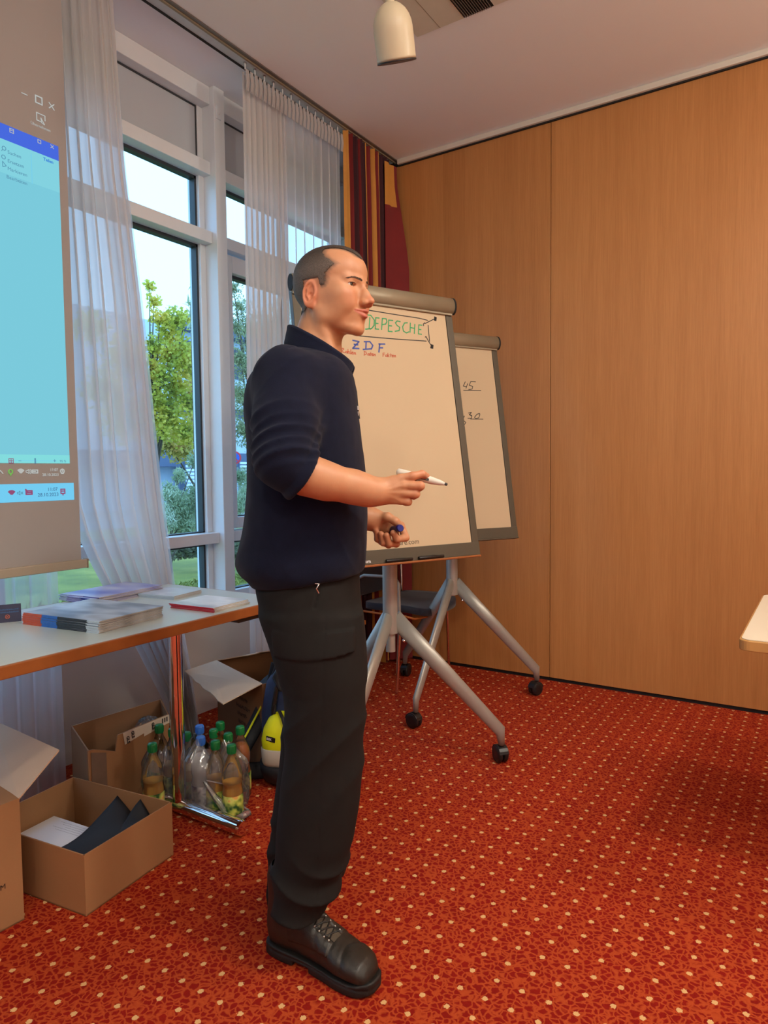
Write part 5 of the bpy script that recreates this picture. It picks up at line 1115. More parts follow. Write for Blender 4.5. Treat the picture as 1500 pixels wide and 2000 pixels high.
def hair_cover(Q):
    """positive inside the hair, 0 at the hairline; Q in head millimetres"""
    x, y, z = Q[:, 0], np.abs(Q[:, 1]), Q[:, 2]
    xs_ = np.interp(z, [-14, -8, 0, 22, 32, 40, 47, 58, 70, 84], [10, 20, 24, 28, 40, 50, 42, 28, 18, 16]); xt = np.interp(y, [0, 12, 25, 40, 50, 60], [88, 83, 70, 44, 22, 16]); xt = np.where(z < 58, np.minimum(xt, 40+(z-58)*3), xt)
    wt = np.clip((52-y)/8, 0, 1)*np.clip((z-50)/10, 0, 1); c1 = (xs_*(1-wt)+xt*wt-x)/9
    low = np.where(x > 4, (z+9)/6, np.maximum((z-10)/6, np.minimum((z+63)/14, (-36-np.clip(8-z, 0, 90)*.16-x)/5)))
    return np.clip(np.minimum(c1, low)*.55+.22+.12*np.sin(x*.7+z*.9)*np.sin(z*.5-y*.6), -1, 1.6)
def build_man():
    man = thing('person', 'standing man in dark blue jumper, black work trousers and black boots holding a marker', 'person')
    man.matrix_world = Matrix.Identity(4)
    lo = np.array([L(470, 0, 1.7)[0]-.02, 1.36, L(0, 1150, 1.7)[2]]); hi = np.array([L(842, 0, 1.5)[0]+.02, 2.00, HC[2]+.13])
    v, F = sdf_mesh('body', body_sdf, lo, hi, HRES, 1)
    Q = h_loc(v); S = Q.copy(); S[:, 1] = -np.abs(S[:, 1])
    near = (np.abs(Q) < 140).all(1)
    dl = np.minimum(cap_(S, (87, -2, -64), (71, -27, -62.5), 4.4, 1.6), cap_(S, (84.5, 0, -75.5), (71, -25, -66), 5.6, 1.7)); lip = np.clip(1-dl/1.3, 0, 1)*near
    fl = np.clip(1-np.abs(ell_(S, (-22, -78, -20), (22, 16, 36)))/8, 0, 1)*.9; fl = np.maximum(fl, np.clip(-ell_(S, (-22, -78, -20), (26, 18, 38))/6, 0, 1)*.9); fl = np.maximum(fl, np.clip(1-ell_(Q, (102, 0, -43), (10, 13, 10))/8, 0, 1)*.55); fl = np.maximum(fl, np.clip(1-ell_(S, (72, -40, -36), (14, 16, 16))/14, 0, 1)*.4)*near
    hd = np.zeros(len(v), f4)
    for A_ in (RH_F, LH_F):
        for f in A_:
            for p, r_ in f[1:]: hd = np.maximum(hd, np.clip(1.6-np.linalg.norm(v-np.array(p), axis=1)/.012, 0, 1)*.5)
    st = np.clip(hair_cover(Q)*1.2+.25, 0, 1)*near*(Q[:, 2] > -85)*np.where((np.abs(Q[:, 1]) > 62) & (Q[:, 0] > -46) & (Q[:, 0] < 6) & (Q[:, 2] < 12), 0, 1)
    body = link_mesh('body', v, F, M['skin'], man, {'lip': lip, 'flush': np.maximum(fl, hd), 'stubble': st})
    # hair: thin layer over the skull
    def hair_sdf(P):
        Q = h_loc(P); return head_smooth(P)-.0028*np.clip(hair_cover(Q)*1.3-.2, -1.5, 1)-.0004*wav(P, 600)
    def head_smooth(P):
        Q = h_loc(P).astype(f4); d = ell_(Q, (-10, 0, 34), (91, 73, 68)); d = smin(d, ell_(Q, (22, 0, 34), (58, 58, 50)), 22); d = smin(d, ell_(Q, (-22, 0, 0), (74, 66, 52)), 24); d = smin(d, ell_(Q, (27, 0, -26), (50, 54, 60)), 24)
        return np.minimum(smin(d/1000, neck_sdf(P), .014), .5)
    v, F = sdf_mesh('hair', hair_sdf, HC-np.array([.13, .12, .10]), HC+np.array([.12, .12, .125]), .0022, 1)
    cov = hair_cover(h_loc(v)); keep = (cov[F] > -.15).all(1); F = F[keep]; u, inv = np.unique(F, return_inverse=True); v = v[u]; cov = cov[u]; F = inv.reshape(-1, 4).astype(np.int32)
    ear = h_loc(v); 
    link_mesh('hair', v, F, M['hair'], man, {'cover': cov, 'height': np.clip((h_loc(v)[:, 2]-40)/35, 0, 1)})
    # eyes, brows
    for s in (-1, 1):
        bm = bmesh.new(); bmesh.ops.create_uvsphere(bm, u_segments=32, v_segments=20, radius=.0122); e = obj('eye', bm, M['eye'], man, smooth=True)
        gz = Vector(HX*cos(radians(10))-HY*sin(radians(10))).normalized(); c = hp(EYE[0], EYE[1]*s, EYE[2])
        e.matrix_local = frame_mat(c, Vector(np.cross(HZ, HX)), Vector(HZ)) if False else Matrix.Translation(Vector(c)) @ gz.to_track_quat('Z', 'Y').to_matrix().to_4x4()
        bm = bmesh.new(); rnd = random.Random(3+s)
        for k in range(190):
            t = rnd.random(); off = rnd.uniform(-2.2, 2.2)*(1-.6*t); y_, z_ = s*(9+38*t), 6.5+5*sin(t*2.3)-4*t*t+off
            P0, P1 = Vector(on_face(30, y_, z_, .2)), Vector(on_face(30, y_+s*rnd.uniform(3, 6), z_+rnd.uniform(-.5, 2.2)*(1-t), .9)); tube(bm, [P0, P1], [.00045, .00015], 4)
        obj('eyebrow', bm, M['browhair'], man)
        bm = bmesh.new(); tube(bm, [Vector(on_face(40, s*y, EYE[2]+3.3-.015*(y-31)**2, .3)) for y in range(20, 44, 3)], [.0003, .0006, .0009, .0009, .0009, .0008, .0006, .0003], 5); obj('lash', bm, M['browhair'], man)
    return man, body
def eye_mat():
    m, t, b = new_mat('eye'); g = t.new('TexCoord').outputs['Object']; sp = t.new('SeparateXYZ'); t.link(g, sp.inputs[0]); z = t.math('DIVIDE', sp.outputs[2], .0122)
    c = t.ramp(z, [(0, (.55, .47, .43)), (.875, (.55, .47, .43)), (.90, (.05, .03, .02)), (.965, (.10, .055, .03)), (.975, (.004, .004, .004))]); t.link(c, b.inputs['Base Color']); b.inputs['Roughness'].default_value = .08; return m
M['eye'] = eye_mat(); M['browhair'] = simple('brow_hair', srgb(82, 60, 46), .7)
HRES = .0019
man, body = build_man()
man_base = Vector((L(600, 1850, 1.70)[0], 1.70, 0))
man.rotation_euler = (0, 0, YAW); man.location = MAN_M @ man_base
def seat_man():
    for c in man.children: c.location = Vector(c.location)-man_base
# ---- clothes
def rows_px(tab, bc):
    out = []
    for py, l, r, rb in tab:
        a0, a1 = L(l, py, bc)[0], L(r, py, bc)[0]; z = L((l+r)/2, py, bc)[2]; out.append((z, (a0+a1)/2, bc, (a1-a0)/2, rb))
    return out
TORSO = rows_px([(682, 578, 648, .045), (698, 540, 664, .095), (714, 517, 682, .15), (740, 492, 692, .185), (775, 483, 697, .192), (800, 482, 699, .195), (870, 488, 707, .19), (950, 488, 717, .185), (1010, 483, 720, .18), (1060, 473, 719, .18), (1095, 469, 712, .18), (1120, 476, 708, .175), (1140, 492, 704, .165), (1152, 503, 701, .158)], 1.70)
def ridge(x): return 1-2*np.abs(np.sin(x))**.8
cq0, cq1 = L(566, 640, 1.70), L(676, 704, 1.70)
cn = np.array([-(cq1[2]-cq0[2]), 0, cq1[0]-cq0[0]]); cn /= np.linalg.norm(cn)      # collar plane normal (up / forward)
colA, colB = L(618, 640, 1.70), L(600, 745, 1.70)
def jumper(P):
    x, y, z = P[:, 0], P[:, 1], P[:, 2]
    d = loft_(P, TORSO, 2.35)
    sh = limb(P, [(L(594, 738, 1.69), .066), (L(570, 744, 1.58), .070)], .03); d = smin(d, sh, .035)
    d = smin(d, limb(P, [(L(606, 736, 1.72), .064), (SHL, .068)], .03), .035)
    # soft long folds on the torso
    w = np.clip((L(0, 800, 1.7)[2]-z)/.12, 0, 1); d = d-.0035*w*ridge((x*.8+z*.55)*26+1.5*wav(P, 9, .4))*np.clip(wav(P, 11, 1.2)+.5, 0, 1)
    hem = L(0, 1118, 1.7)[2]; d = d-.006*np.exp(-((z-hem-.02)/.035)**2)*(1+.6*wav(P, 38, .8)) + .006*np.exp(-((z-hem+.022)/.014)**2)
    hx0, hx1 = L(503, 1152, 1.6), L(703, 1124, 1.6); d = smax(d, hx0[2]+(x-hx0[0])*(hx1[2]-hx0[2])/(hx1[0]-hx0[0])-z, .008)
    # right sleeve, pushed up to the elbow
    cuffc = L(592, 930, 1.462)
    sl = limb(P, [(L(560, 740, 1.545), .073), (L(558, 830, 1.49), .068), (L(556, 893, 1.458), .063), (L(590, 929, 1.462), .047), (L(606, 934, 1.463), .044)], .03)
    ax = L(660, 985, 1.50)-L(560, 923, 1.458); ax = ax/np.linalg.norm(ax); t = (P-cuffc.astype(f4)) @ ax.astype(f4)
    up = ELR-SHR; s = (P-SHR.astype(f4)) @ (up/np.linalg.norm(up)).astype(f4)      # metres down the upper arm
    comp = np.clip((s-.08)/.09, 0, 1)*np.clip((.245-s)/.03+.5, 0, 1)
    ph = s*112+ (x-ELR[0])*26+1.9*wav(P, 17, .7)
    sl = sl-.0052*comp*(.55*ridge(ph*.5)+.75*ridge(ph*.93+1.))*(.65+.5*wav(P, 21, 2.))-.0022*np.clip((.10-s)/.1, 0, 1)*ridge((x*.9+s*.8)*38+wav(P, 12))
    sl = sl-.004*np.exp(-((t+.004)/.010)**2)+.002*np.exp(-((t+.022)/.006)**2)
    sl = smax(sl, t-.001, .004)
    d = smin(d, sl, .026)
    # left sleeve (mostly hidden)
    d = smin(d, limb(P, [(SHL, .070), (ELL, .060), (L(690, 990, 1.885), .048)], .03), .012)
    # yoke seam over the shoulder
    sp_ = np.sqrt((x-L(598, 0, 1.55)[0])**2+((z-L(0, 775, 1.55)[2])*1.0)**2); seam = np.where((y < 1.66) & (z > L(0, 800, 1.6)[2]) & (x > L(560, 0, 1.6)[0]), np.exp(-((sp_-.105)/.0028)**2), 0); d = d+.0028*seam
    # open at the neck, cut at the cuff
    pl_ = (P-(cq0+np.array([0, 0, -.030])).astype(f4)) @ cn.astype(f4)
    nk = cap_(P, colA+np.array([0, 0, .05]), colB, .064, .068); d = np.where(pl_ > -.02, smax(d, -np.maximum(nk, -(pl_)), .008), d)
    return d-.0009*wav(P, 90, .3)
def jumper2(P):
    # cuff cut: everything of the sleeve past the cuff plane goes, the torso stays
    return jumper(P)
def collar(P):
    ax = cap_(P, colA+np.array([0.009, 0, .03]), colB+np.array([.022, 0, -.02]), .0620, .091)
    pl_ = (P-cq0.astype(f4)) @ cn.astype(f4)+.0022*wav(P, 30)
    d = np.abs(ax+.000)-.0032; d = smax(d, pl_, .003); d = smax(d, -(pl_+.062), .003)
    fold = np.abs(ax-.0065)-.0030; fold = smax(smax(fold, pl_+.001, .003), -(pl_+.043), .003); d = smin(d, fold, .003)
    rim = np.sqrt((ax-.003)**2+(pl_+.003)**2)-.0066; d = smin(d, rim, .003)
    fx = (P[:, 0]-L(676, 0, 1.7)[0]); yy = np.abs(P[:, 1]-1.695); V_ = .010+np.maximum(0, .0)-yy; opening = np.where(fx > -.02, V_, -1)
    d = smax(d, opening, .002); return smax(d, fx*.8-(P[:, 2]-L(0, 704, 1.7)[2])*.45-.020, .003)
HIPS = rows_px([(1105, 500, 702, .155), (1150, 503, 703, .165), (1200, 515, 708, .172), (1250, 532, 712, .172), (1290, 545, 714, .165), (1310, 552, 714, .155)], 1.70)
RLEG = rows_px([(1200, 512, 706, .085), (1260, 536, 712, .098), (1320, 553, 715, .102), (1400, 557, 716, .100), (1480, 553, 712, .098), (1560, 546, 703, .096), (1640, 539, 690, .094), (1690, 533, 679, .092), (1700, 529, 669, .090), (1730, 529, 667, .091), (1755, 530, 652, .087), (1776, 531, 640, .080)], 1.625)
LLEG = rows_px([(1200, 530, 700, .08), (1300, 552, 706, .095), (1400, 553, 705, .092), (1500, 545, 690, .09), (1600, 530, 668, .088), (1680, 520, 650, .086), (1740, 516, 640, .085), (1790, 514, 628, .080)], 1.785)
for R_, sh in ((RLEG, .02), (LLEG, .02)):
    for i, r in enumerate(R_):
        k = min(1, i/7); R_[i] = (r[0], r[1], r[2]+(.012*k if R_ is RLEG else .012*k), r[3], r[4])
def trousers(P):
    x, y, z = P[:, 0], P[:, 1], P[:, 2]
    zk = L(0, 1450, 1.62)[2]; za = L(0, 1770, 1.62)[2]
    d = loft_(P, HIPS, 2.2)
    r = loft_(P, RLEG, 2.2); l = loft_(P, LLEG, 2.2)
    fr = np.clip((za+.17-z)/.10, 0, 1)            # bunching above the boots
    def folds(b, s): return .0062*fr*ridge((z*34+(x)*16*np.sign(s)+2.2*wav(P, 13, s))) + .004*np.exp(-((z-zk)/.10)**2)*ridge(z*24-x*20+1.4*wav(P, 9, s))+.0030*(1-fr)*wav(P, 14, s)
    r = r-folds(r, 1.); l = l-folds(l, -2.)
    d = smin(d, r, .03); d = smin(d, l, .03) if True else d
    # cargo pocket with flap on the thigh
    c0, c1 = L(545, 1235, 1.53), L(692, 1240, 1.53); zf0, zf1 = L(0, 1243, 1.53)[2], L(0, 1296, 1.53)[2]
    slope = (x-c0[0])/(c1[0]-c0[0]); zb = zf1+.016*np.clip(slope-.45, 0, 1)**1.5*2.; inx = np.maximum(c0[0]-.02-x, x-c1[0]); flap = np.maximum(np.maximum(inx, np.abs(z-(zf0+zb)/2)-(zf0-zb)/2), r-.0125); flap = np.where(y < 1.62, flap, 1)
    zp = L(0, 1450, 1.53)[2]; pass
    d = np.minimum(d, flap)
    # slanting hip pocket slit
    a, b = L(622, 1142, 1.53), L(612, 1190, 1.53); q = (x-a[0])-(z-a[2])*(b[0]-a[0])/(b[2]-a[2]); slit = np.exp(-(q/.0035)**2)*((z > b[2]) & (z < a[2]+.03) & (y < 1.6)); d = d+.005*slit
    # side seam
    q = x-(L(632, 1300, 1.53)[0]+(z-L(0, 1300, 1.53)[2])*.05); d = d+.0015*np.exp(-(q/.002)**2)*(y < 1.62)
    return d
def boot_sdf(P, side):
    x, y, z = P[:, 0], P[:, 1]*side, P[:, 2]
    X = np.array([-.002, .012, .05, .10, .14, .18, .215, .25, .28, .300, .308]); 
    wid = np.interp(x, X, [.022, .034, .038, .037, .040, .045, .050, .050, .044, .030, .012]); cy = np.interp(x, X, [0, 0, 0, .001, .003, .004, .004, .003, .0, -.002, -.003])
    top = np.interp(x, X, [.075, .13, .155, .150, .122, .098, .086, .080, .070, .052, .035]); bot = .018
    cz = (top+bot)/2; hz = (top-bot)/2; k = (np.abs((y-cy)/wid)**2.5+np.abs((z-cz)/hz)**2.5)**(1/2.5); d = (k-1)*np.minimum(wid, hz)*.8
    d = smax(d, np.maximum(-x-.004, x-.303), .012)
    shaft = cap_(P*np.array([1, side, 1], f4), np.array([.055, 0, .09]), np.array([.050, 0, .20]), .046, .052); d = smin(d, shaft, .03)
    # toe cap seam and flex creases, padded collar, heel counter
    cr = .0012*np.exp(-((x-.225-.25*np.abs(y))/.004)**2)*(z > .045)+.0014*np.exp(-((x-.205+.2*z+.01*np.sin(y*80))/.006)**2)*(z > .05)+.0012*np.exp(-((x-.190+.35*z)/.005)**2)*(z > .05); d = d+cr-.0010*wav(P, 70, 1.)
    tongue = np.where(x > .085, np.abs(y)-.019, 1); d = d-.0028*np.clip(np.abs(y)-.018, 0, .006)/.006*(x > .085)*(x < .198)*(z > .07)
    return d
def sole_sdf(P, side):
    x, y, z = P[:, 0], P[:, 1]*side, P[:, 2]
    X = np.array([-.012, .0, .02, .05, .10, .14, .18, .215, .25, .28, .305, .316]); wid = np.interp(x, X, [.014, .032, .038, .040, .0385, .040, .0455, .0515, .0515, .0455, .030, .010]); cy = np.interp(x, X, [0, 0, 0, 0, .001, .003, .004, .004, .003, 0, -.002, -.003])
    d2 = np.maximum(np.abs(y-cy)-wid, np.maximum(-x-.011, x-.314)); topz = .031-.005*np.clip((x-.05)/.1, 0, 1)+.012*np.clip((x-.26)/.05, 0, 1)
    d = smax(d2, np.maximum(z-topz, .001-z+.010*np.clip((x-.265)/.05, 0, 1)**2), .004)
    arch = np.maximum(np.abs(x-.112)-.024, z-.013); d = smax(d, -arch, .004)
    tread = np.where((np.sin(x*2*pi/.020) > .35) & (np.abs(y-cy) > wid-.012), np.maximum(z-.010, 0-d2-.006), 1); d = np.maximum(d, -np.where(tread < 0, -tread*0+.0, -1)*0-1e9) if False else d
    groove = .0025*np.exp(-((z-.021)/.0025)**2); return d+groove
M['jumper'] = simple('navy_fleece', srgb(20, 24, 44), .95, var=.15, vs=60, bump=.45, bs=900, spec=.15, sheen=.06, dist=.0012)
M['trousers'] = simple('black_workwear', srgb(28, 26, 25), .88, var=.12, vs=40, bump=.3, bs=1200, spec=.25)
M['boot'] = simple('black_leather', srgb(38, 33, 28), .42, var=.25, vs=60, bump=.4, bs=260, dist=.0008)
M['tongue'] = simple('boot_tongue', srgb(74, 64, 52), .6, var=.15, vs=80)
M['rubber'] = simple('black_rubber', srgb(22, 19, 17), .6, var=.15, vs=60, bump=.3, bs=300)
def build_clothes():
    lo = np.array([L(466, 0, 1.7)[0]-.03, 1.36, L(0, 1162, 1.7)[2]]); hi = np.array([L(722, 0, 1.7)[0]+.03, 2.02, L(0, 628, 1.7)[2]+.02])
    v, F = sdf_mesh('jumper', jumper2, lo, hi, .0036, 1); j = link_mesh('jumper', v, F, M['jumper'], man)
    c = L(622, 680, 1.7); v, F = sdf_mesh('collar', collar, c-np.array([.14, .15, .13]), c+np.array([.15, .15, .10]), .0022, 1); col = link_mesh('collar', v, F, M['jumper'], j)
    lo = np.array([L(500, 0, 1.7)[0]-.03, 1.48, L(0, 1832, 1.62)[2]-.02]); hi = np.array([L(720, 0, 1.7)[0]+.02, 1.92, L(0, 1100, 1.7)[2]])
    v, F = sdf_mesh('trousers', trousers, lo, hi, .0040, 1); tr_ = link_mesh('trousers', v, F, M['trousers'], man)
    # zip and its pull
    bm = bmesh.new(); zp = [L(681, 716, 1.695), L(690, 740, 1.693), L(696, 765, 1.69), L(699, 800, 1.69), L(702, 818, 1.69)]; tube(bm, [Vector(p) for p in zp], .0022, 6); obj('zip', bm, M['black'], j)
    p = Vector(L(699, 797, 1.685)); bm = bmesh.new(); box(bm, (p.x-.002, p.y-.004, p.z-.006), (p.x+.003, p.y+.004, p.z+.005)); box(bm, (p.x-.001, p.y-.003, p.z-.020), (p.x+.0015, p.y+.003, p.z-.008)); obj('zip_pull', bm, M['chrome'], j, bevel=.0008)
    p = Vector(L(620, 1143, 1.526)); bm = bmesh.new(); tube(bm, [p+Vector((-.005, 0, .004)), p+Vector((.004, -.003, .003)), p+Vector((-.002, -.003, -.007)), p+Vector((.003, -.002, -.018))], .0016, 6); obj('zip_pull', bm, M['chrome'], tr_)
    # boots
    for nm, hx, hy, ang, side, cal in (('boot', -1.166, 1.262, 1., 1, 0), ('boot', -1.222, 1.345, 96., -1, 0)):
        fr = []
        for part, fn, m, h in (('upper', boot_sdf, 'boot', .003), ('sole', sole_sdf, 'rubber', .0028)):
            v, F = sdf_mesh(part, lambda P: fn(P, side), (-.03, -.075, -.004), (.335, .075, .215 if part == 'upper' else .065), h, 1); fr.append((part, v, F, m))
        Wm = Matrix.Translation((hx, hy, 0)) @ Matrix.Rotation(radians(ang), 4, 'Z'); Lm = Matrix.Translation(Vector((0, 0, 0))) @ MAN_M.inverted() @ Wm
        up_ = link_mesh(nm, fr[0][1], fr[0][2], M['boot'], man); up_.data.transform(Lm)
        so = link_mesh('sole', fr[1][1], fr[1][2], M['rubber'], up_); so.data.transform(Lm)
        def btop(x_, y_):
            zz = np.linspace(.26, .03, 231).astype(f4); q_ = np.stack([np.full(231, x_), np.full(231, y_*side), zz], 1).astype(f4); dd = boot_sdf(q_, side); return float(zz[np.argmax(dd < 0)])
        bm = bmesh.new()
        g_ = [[bm.verts.new((xa, yy*side, btop(xa, yy)+.0012)) for yy in (-.015, -.007, 0, .007, .015)] for xa in (.200, .186, .172, .158, .144, .13)]
        for ra_, rb_ in zip(g_, g_[1:]):
            for k in range(4): bm.faces.new((ra_[k], ra_[k+1], rb_[k+1], rb_[k])).smooth = True
        bm.transform(Lm); obj('tongue', bm, M['tongue'], up_)
        bm = bmesh.new(); tg = [(.190, 0), (.176, 0), (.162, 0), (.148, 0), (.135, 0)]
        for k in range(4):
            (xa, za), (xb, zb) = tg[k], tg[k+1]
            for s in (-1, 1): tube(bm, [(xa, -s*.021*side, btop(xa, .021)+.001), ((xa+xb)/2, 0, btop((xa+xb)/2, 0)+.0025), (xb, s*.021*side, btop(xb, .021)+.001)], .0021, 6)
        bm.transform(Lm); obj('lace', bm, M['black'], up_)
        bm = bmesh.new()
        for (xa, za) in tg:
            for s in (-1, 1): bmesh.ops.create_icosphere(bm, subdivisions=1, radius=.0028, matrix=Matrix.Translation((xa, s*.0225, btop(xa, .0225)+.001)))
        bm.transform(Lm); obj('eyelet', bm, M['silver'], up_)
    return j, tr_
build_clothes()
# markers in his hands: things of their own
def man_w(p): return MAN_M @ Vector(p)
A_, T_ = man_w(L(775, 921, 1.556)), man_w(L(874, 946.5, 1.520)); dv = (T_-A_); ln = dv.length; dv.normalize(); nose = .0
mk = thing('whiteboard_marker', 'white marker with black tip held in the right hand of the man', 'marker')
Mp = Matrix.Translation(A_) @ dv.to_track_quat('Z', 'Y').to_matrix().to_4x4()
bm = bmesh.new(); lathe(bm, [(.004, 0), (.0080, .003), (.0084, .01), (.0084, ln-.036), (.0078, ln-.033), (.0062, ln-.018), (.0040, ln-.010), (.0036, ln-.006)], 20, mat=Mp); obj('barrel', bm, M['hose'], mk)
bm = bmesh.new(); lathe(bm, [(.0030, ln-.0075), (.0034, ln-.005), (.0030, ln-.001), (.0012, ln)], 12, mat=Mp); obj('tip', bm, M['ink'], mk)
tM = Mp @ Matrix.Rotation(radians(-90), 4, 'Y'); 
sdir = Vector((MAN_M @ Vector((0, -1, 0)))); rr = dv; nn_ = (sdir-rr*sdir.dot(rr)).normalized(); uu = nn_.cross(rr)
for i in range(9): c_ = A_+dv*(ln-.068+.0032*i)+nn_*.0084; bm = bmesh.new(); box(bm, (-.0008*(1+(i % 3)*.4), -.0032, 0), (.0008*(1+(i % 2)*.4), .0028, .0004), mat=frame_mat(c_, rr, uu)); obj('print_mark', bm, M['ink'], mk)
capm = thing('blue_marker', 'blue marker held in the closed left hand of the man', 'marker'); a2, t2_ = man_w(L(779, 1032, 1.835)), man_w(L(757, 1036, 1.915)); d2 = (a2-t2_).normalized(); Mq = Matrix.Translation(t2_) @ d2.to_track_quat('Z', 'Y').to_matrix().to_4x4(); l2 = (a2-t2_).length
bm = bmesh.new(); lathe(bm, [(.007, 0), (.0092, .004), (.0092, l2-.004), (.0100, l2-.002), (.0100, l2+.010), (.0085, l2+.013)], 20, mat=Mq); obj('barrel', bm, M['navyplastic'], capm)
bm = bmesh.new(); lathe(bm, [(.0075, l2+.0128), (.0070, l2+.0105), (.001, l2+.0105)], 16, mat=Mq); obj('cap_end', bm, M['ink_b'], capm)
# ================================================================== OUTSIDE
GZ = -.35
def grass_mat():
    m, t, b = new_mat('lawn'); g = t.new('NewGeometry').outputs['Position']; c = t.ramp(t.noise(1.3, 5, g), [(.3, srgb(92, 96, 44)[:3]), (.55, srgb(126, 128, 52)[:3]), (.75, srgb(158, 152, 70)[:3])]); t.link(c, b.inputs['Base Color']); b.inputs['Roughness'].default_value = .9; return m
M['lawn'] = grass_mat()
M['pave'] = simple('paving', srgb(150, 152, 154), .9, var=.05, vs=3); M['conc'] = simple('pale_facade', srgb(196, 208, 222), .8, var=.02, vs=1); M['anth'] = simple('anthracite_cladding', srgb(84, 96, 122), .6, var=.04, vs=1); M['dglass'] = simple('dark_window', srgb(46, 58, 84), .15)
M['slat_white'] = simple('white_slats', srgb(220, 228, 236), .5); M['bark'] = simple('bark', srgb(92, 80, 66), .9, var=.2, vs=20)
def leaf_mat(name, a, b_, c_):
    m, t, b = new_mat(name); g = t.new('NewGeometry').outputs['Position']; o = t.n['Material Output']
    c = t.ramp(t.noise(3.0, 3, g), [(.3, a[:3]), (.5, b_[:3]), (.7, c_[:3])]); c2 = t.mix(t.noise(40, 1, g), c, srgb(240, 250, 200)); c = t.mix(.15, c, c2)
    t.link(c, b.inputs['Base Color']); b.inputs['Roughness'].default_value = .55
    tl = t.new('BsdfTranslucent'); t.link(c, tl.inputs[0]); mx = t.new('MixShader'); mx.inputs[0].default_value = .4; t.link(b.outputs[0], mx.inputs[1]); t.link(tl.outputs[0], mx.inputs[2]); t.link(mx.outputs[0], o.inputs[0]); return m
M['leaf_maple'] = leaf_mat('maple_leaves', srgb(140, 150, 44), srgb(206, 200, 56), srgb(240, 206, 76))
M['leaf_gold'] = leaf_mat('golden_leaves', srgb(150, 146, 70), srgb(200, 178, 80), srgb(224, 176, 92))
M['leaf_green'] = leaf_mat('green_leaves', srgb(104, 118, 80), srgb(146, 152, 110), srgb(178, 180, 134))
M['leaf_willow'] = leaf_mat('willow_leaves', srgb(118, 140, 100), srgb(170, 184, 148), srgb(220, 226, 210))
M['leaf_dark'] = leaf_mat('hedge_leaves', srgb(84, 82, 62), srgb(112, 112, 84), srgb(140, 136, 108))
struct(BX('lawn', (-60, -40, GZ-.1), (-2.90, 60, GZ), M['lawn']))
struct(BX('trim_30', (-60, -40, GZ), (-17.5, 60, GZ+.012), M['pave']))
def leaves(name, parent, blobs, n, size, asp, m, seed):
    rng = np.random.default_rng(seed); bl = np.array(blobs); wgt = bl[:, 3]**2; k = rng.choice(len(bl), n, p=wgt/wgt.sum())
    u = rng.normal(size=(n, 3)); u /= np.linalg.norm(u, axis=1)[:, None]; rad = (.20+1.15*rng.random(n)**1.3)[:, None]; cl_ = rng.normal(size=(60, 3)); cl_ /= np.linalg.norm(cl_, axis=1)[:, None]; u = u*.55+cl_[rng.integers(0, 60, n)]*.75; u /= np.linalg.norm(u, axis=1)[:, None]
    c = bl[k, :3]+u*rad*np.stack([bl[k, 3], bl[k, 3], bl[k, 4]], 1); c[:, 2] = np.maximum(c[:, 2], GZ+.02)
    d = rng.normal(size=(n, 3)); d[:, 2] = np.abs(d[:, 2])*(.6 if asp < 3 else 1.4)*rng.choice([-1, 1], n); d /= np.linalg.norm(d, axis=1)[:, None]; e = np.cross(d, rng.normal(size=(n, 3))); e /= np.linalg.norm(e, axis=1)[:, None]
    s = (size*(.6+.8*rng.random(n)))[:, None]; w_ = s/asp
    v = np.stack([c-d*s, c+e*w_, c+d*s, c-e*w_], 1).reshape(-1, 3); F = np.arange(4*n, dtype=np.int32).reshape(-1, 4); o = link_mesh(name, v.astype(f4), F, m, parent); o['kind'] = 'stuff'; return o
def tree(name, label, cat, base, trunk_h, blobs, n, size, asp, m, seed, group=None):
    r = thing(name, label, cat, group=group); bm = bmesh.new(); b = Vector((base[0], base[1], GZ))
    top = b+Vector((0, 0, trunk_h)); tube(bm, [b, b.lerp(top, .5)+Vector((.04, .05, 0)), top], [.09 if trunk_h > 2 else .02, .07 if trunk_h > 2 else .015, .03 if trunk_h > 2 else .01], 8)
    rnd = random.Random(seed)
    for q in blobs[:9]:
        p0 = b.lerp(top, rnd.uniform(.35, .9)); p1 = Vector(q[:3]); tube(bm, [p0, p0.lerp(p1, .5)+Vector((0, 0, .08)), p1], [.030 if trunk_h > 2 else .008, .018 if trunk_h > 2 else .006, .005], 5)
    obj('trunk', bm, M['bark'], r); leaves('crown', r, blobs, n, size, asp, m, seed); return r
def blobs_px(pts, x):   # (px, py, radius_px) at room plane x
    out = []
    for px, py, rp in pts:
        p = at(px, py, 0, x); dist = abs((p-CO) @ _fw); R_ = rp/F_PX*dist; out.append((p[0], p[1], p[2], R_, R_))
    return out
mb = blobs_px([(292, 560, 10), (300, 590, 13), (312, 625, 16), (340, 630, 26), (330, 655, 20), (362, 620, 12), (300, 680, 22), (335, 700, 34), (360, 690, 26), (372, 720, 20), (310, 735, 30), (345, 760, 34), (300, 790, 30), (375, 790, 22), (330, 820, 40), (290, 830, 30), (365, 850, 26), (250, 700, 40), (210, 760, 40), (240, 820, 40), (180, 640, 30), (378, 600, 8)], -9.5)
tree('maple_tree', 'yellow-green maple tree seen through the left window pane', 'tree', (-9.6, mb[12][1]), 3.2, mb, 14000, .034, 1.4, M['leaf_maple'], 3)
gb = blobs_px([(372, 700, 22), (380, 780, 26), (385, 830, 24), (350, 868, 30), (320, 862, 24), (385, 740, 20)], -13)
tree('birch_tree', 'golden autumn tree behind the yellow-green maple', 'tree', (-13, gb[1][1]), 3.0, gb, 8000, .042, 1.3, M['leaf_gold'], 8)
wb = blobs_px([(455, 560, 16), (470, 600, 18), (462, 640, 22), (490, 640, 26), (470, 700, 28), (500, 720, 34), (470, 770, 30), (500, 800, 34), (476, 840, 28), (510, 860, 30), (540, 640, 40), (560, 760, 40), (600, 600, 50), (620, 760, 50)], -8.2)
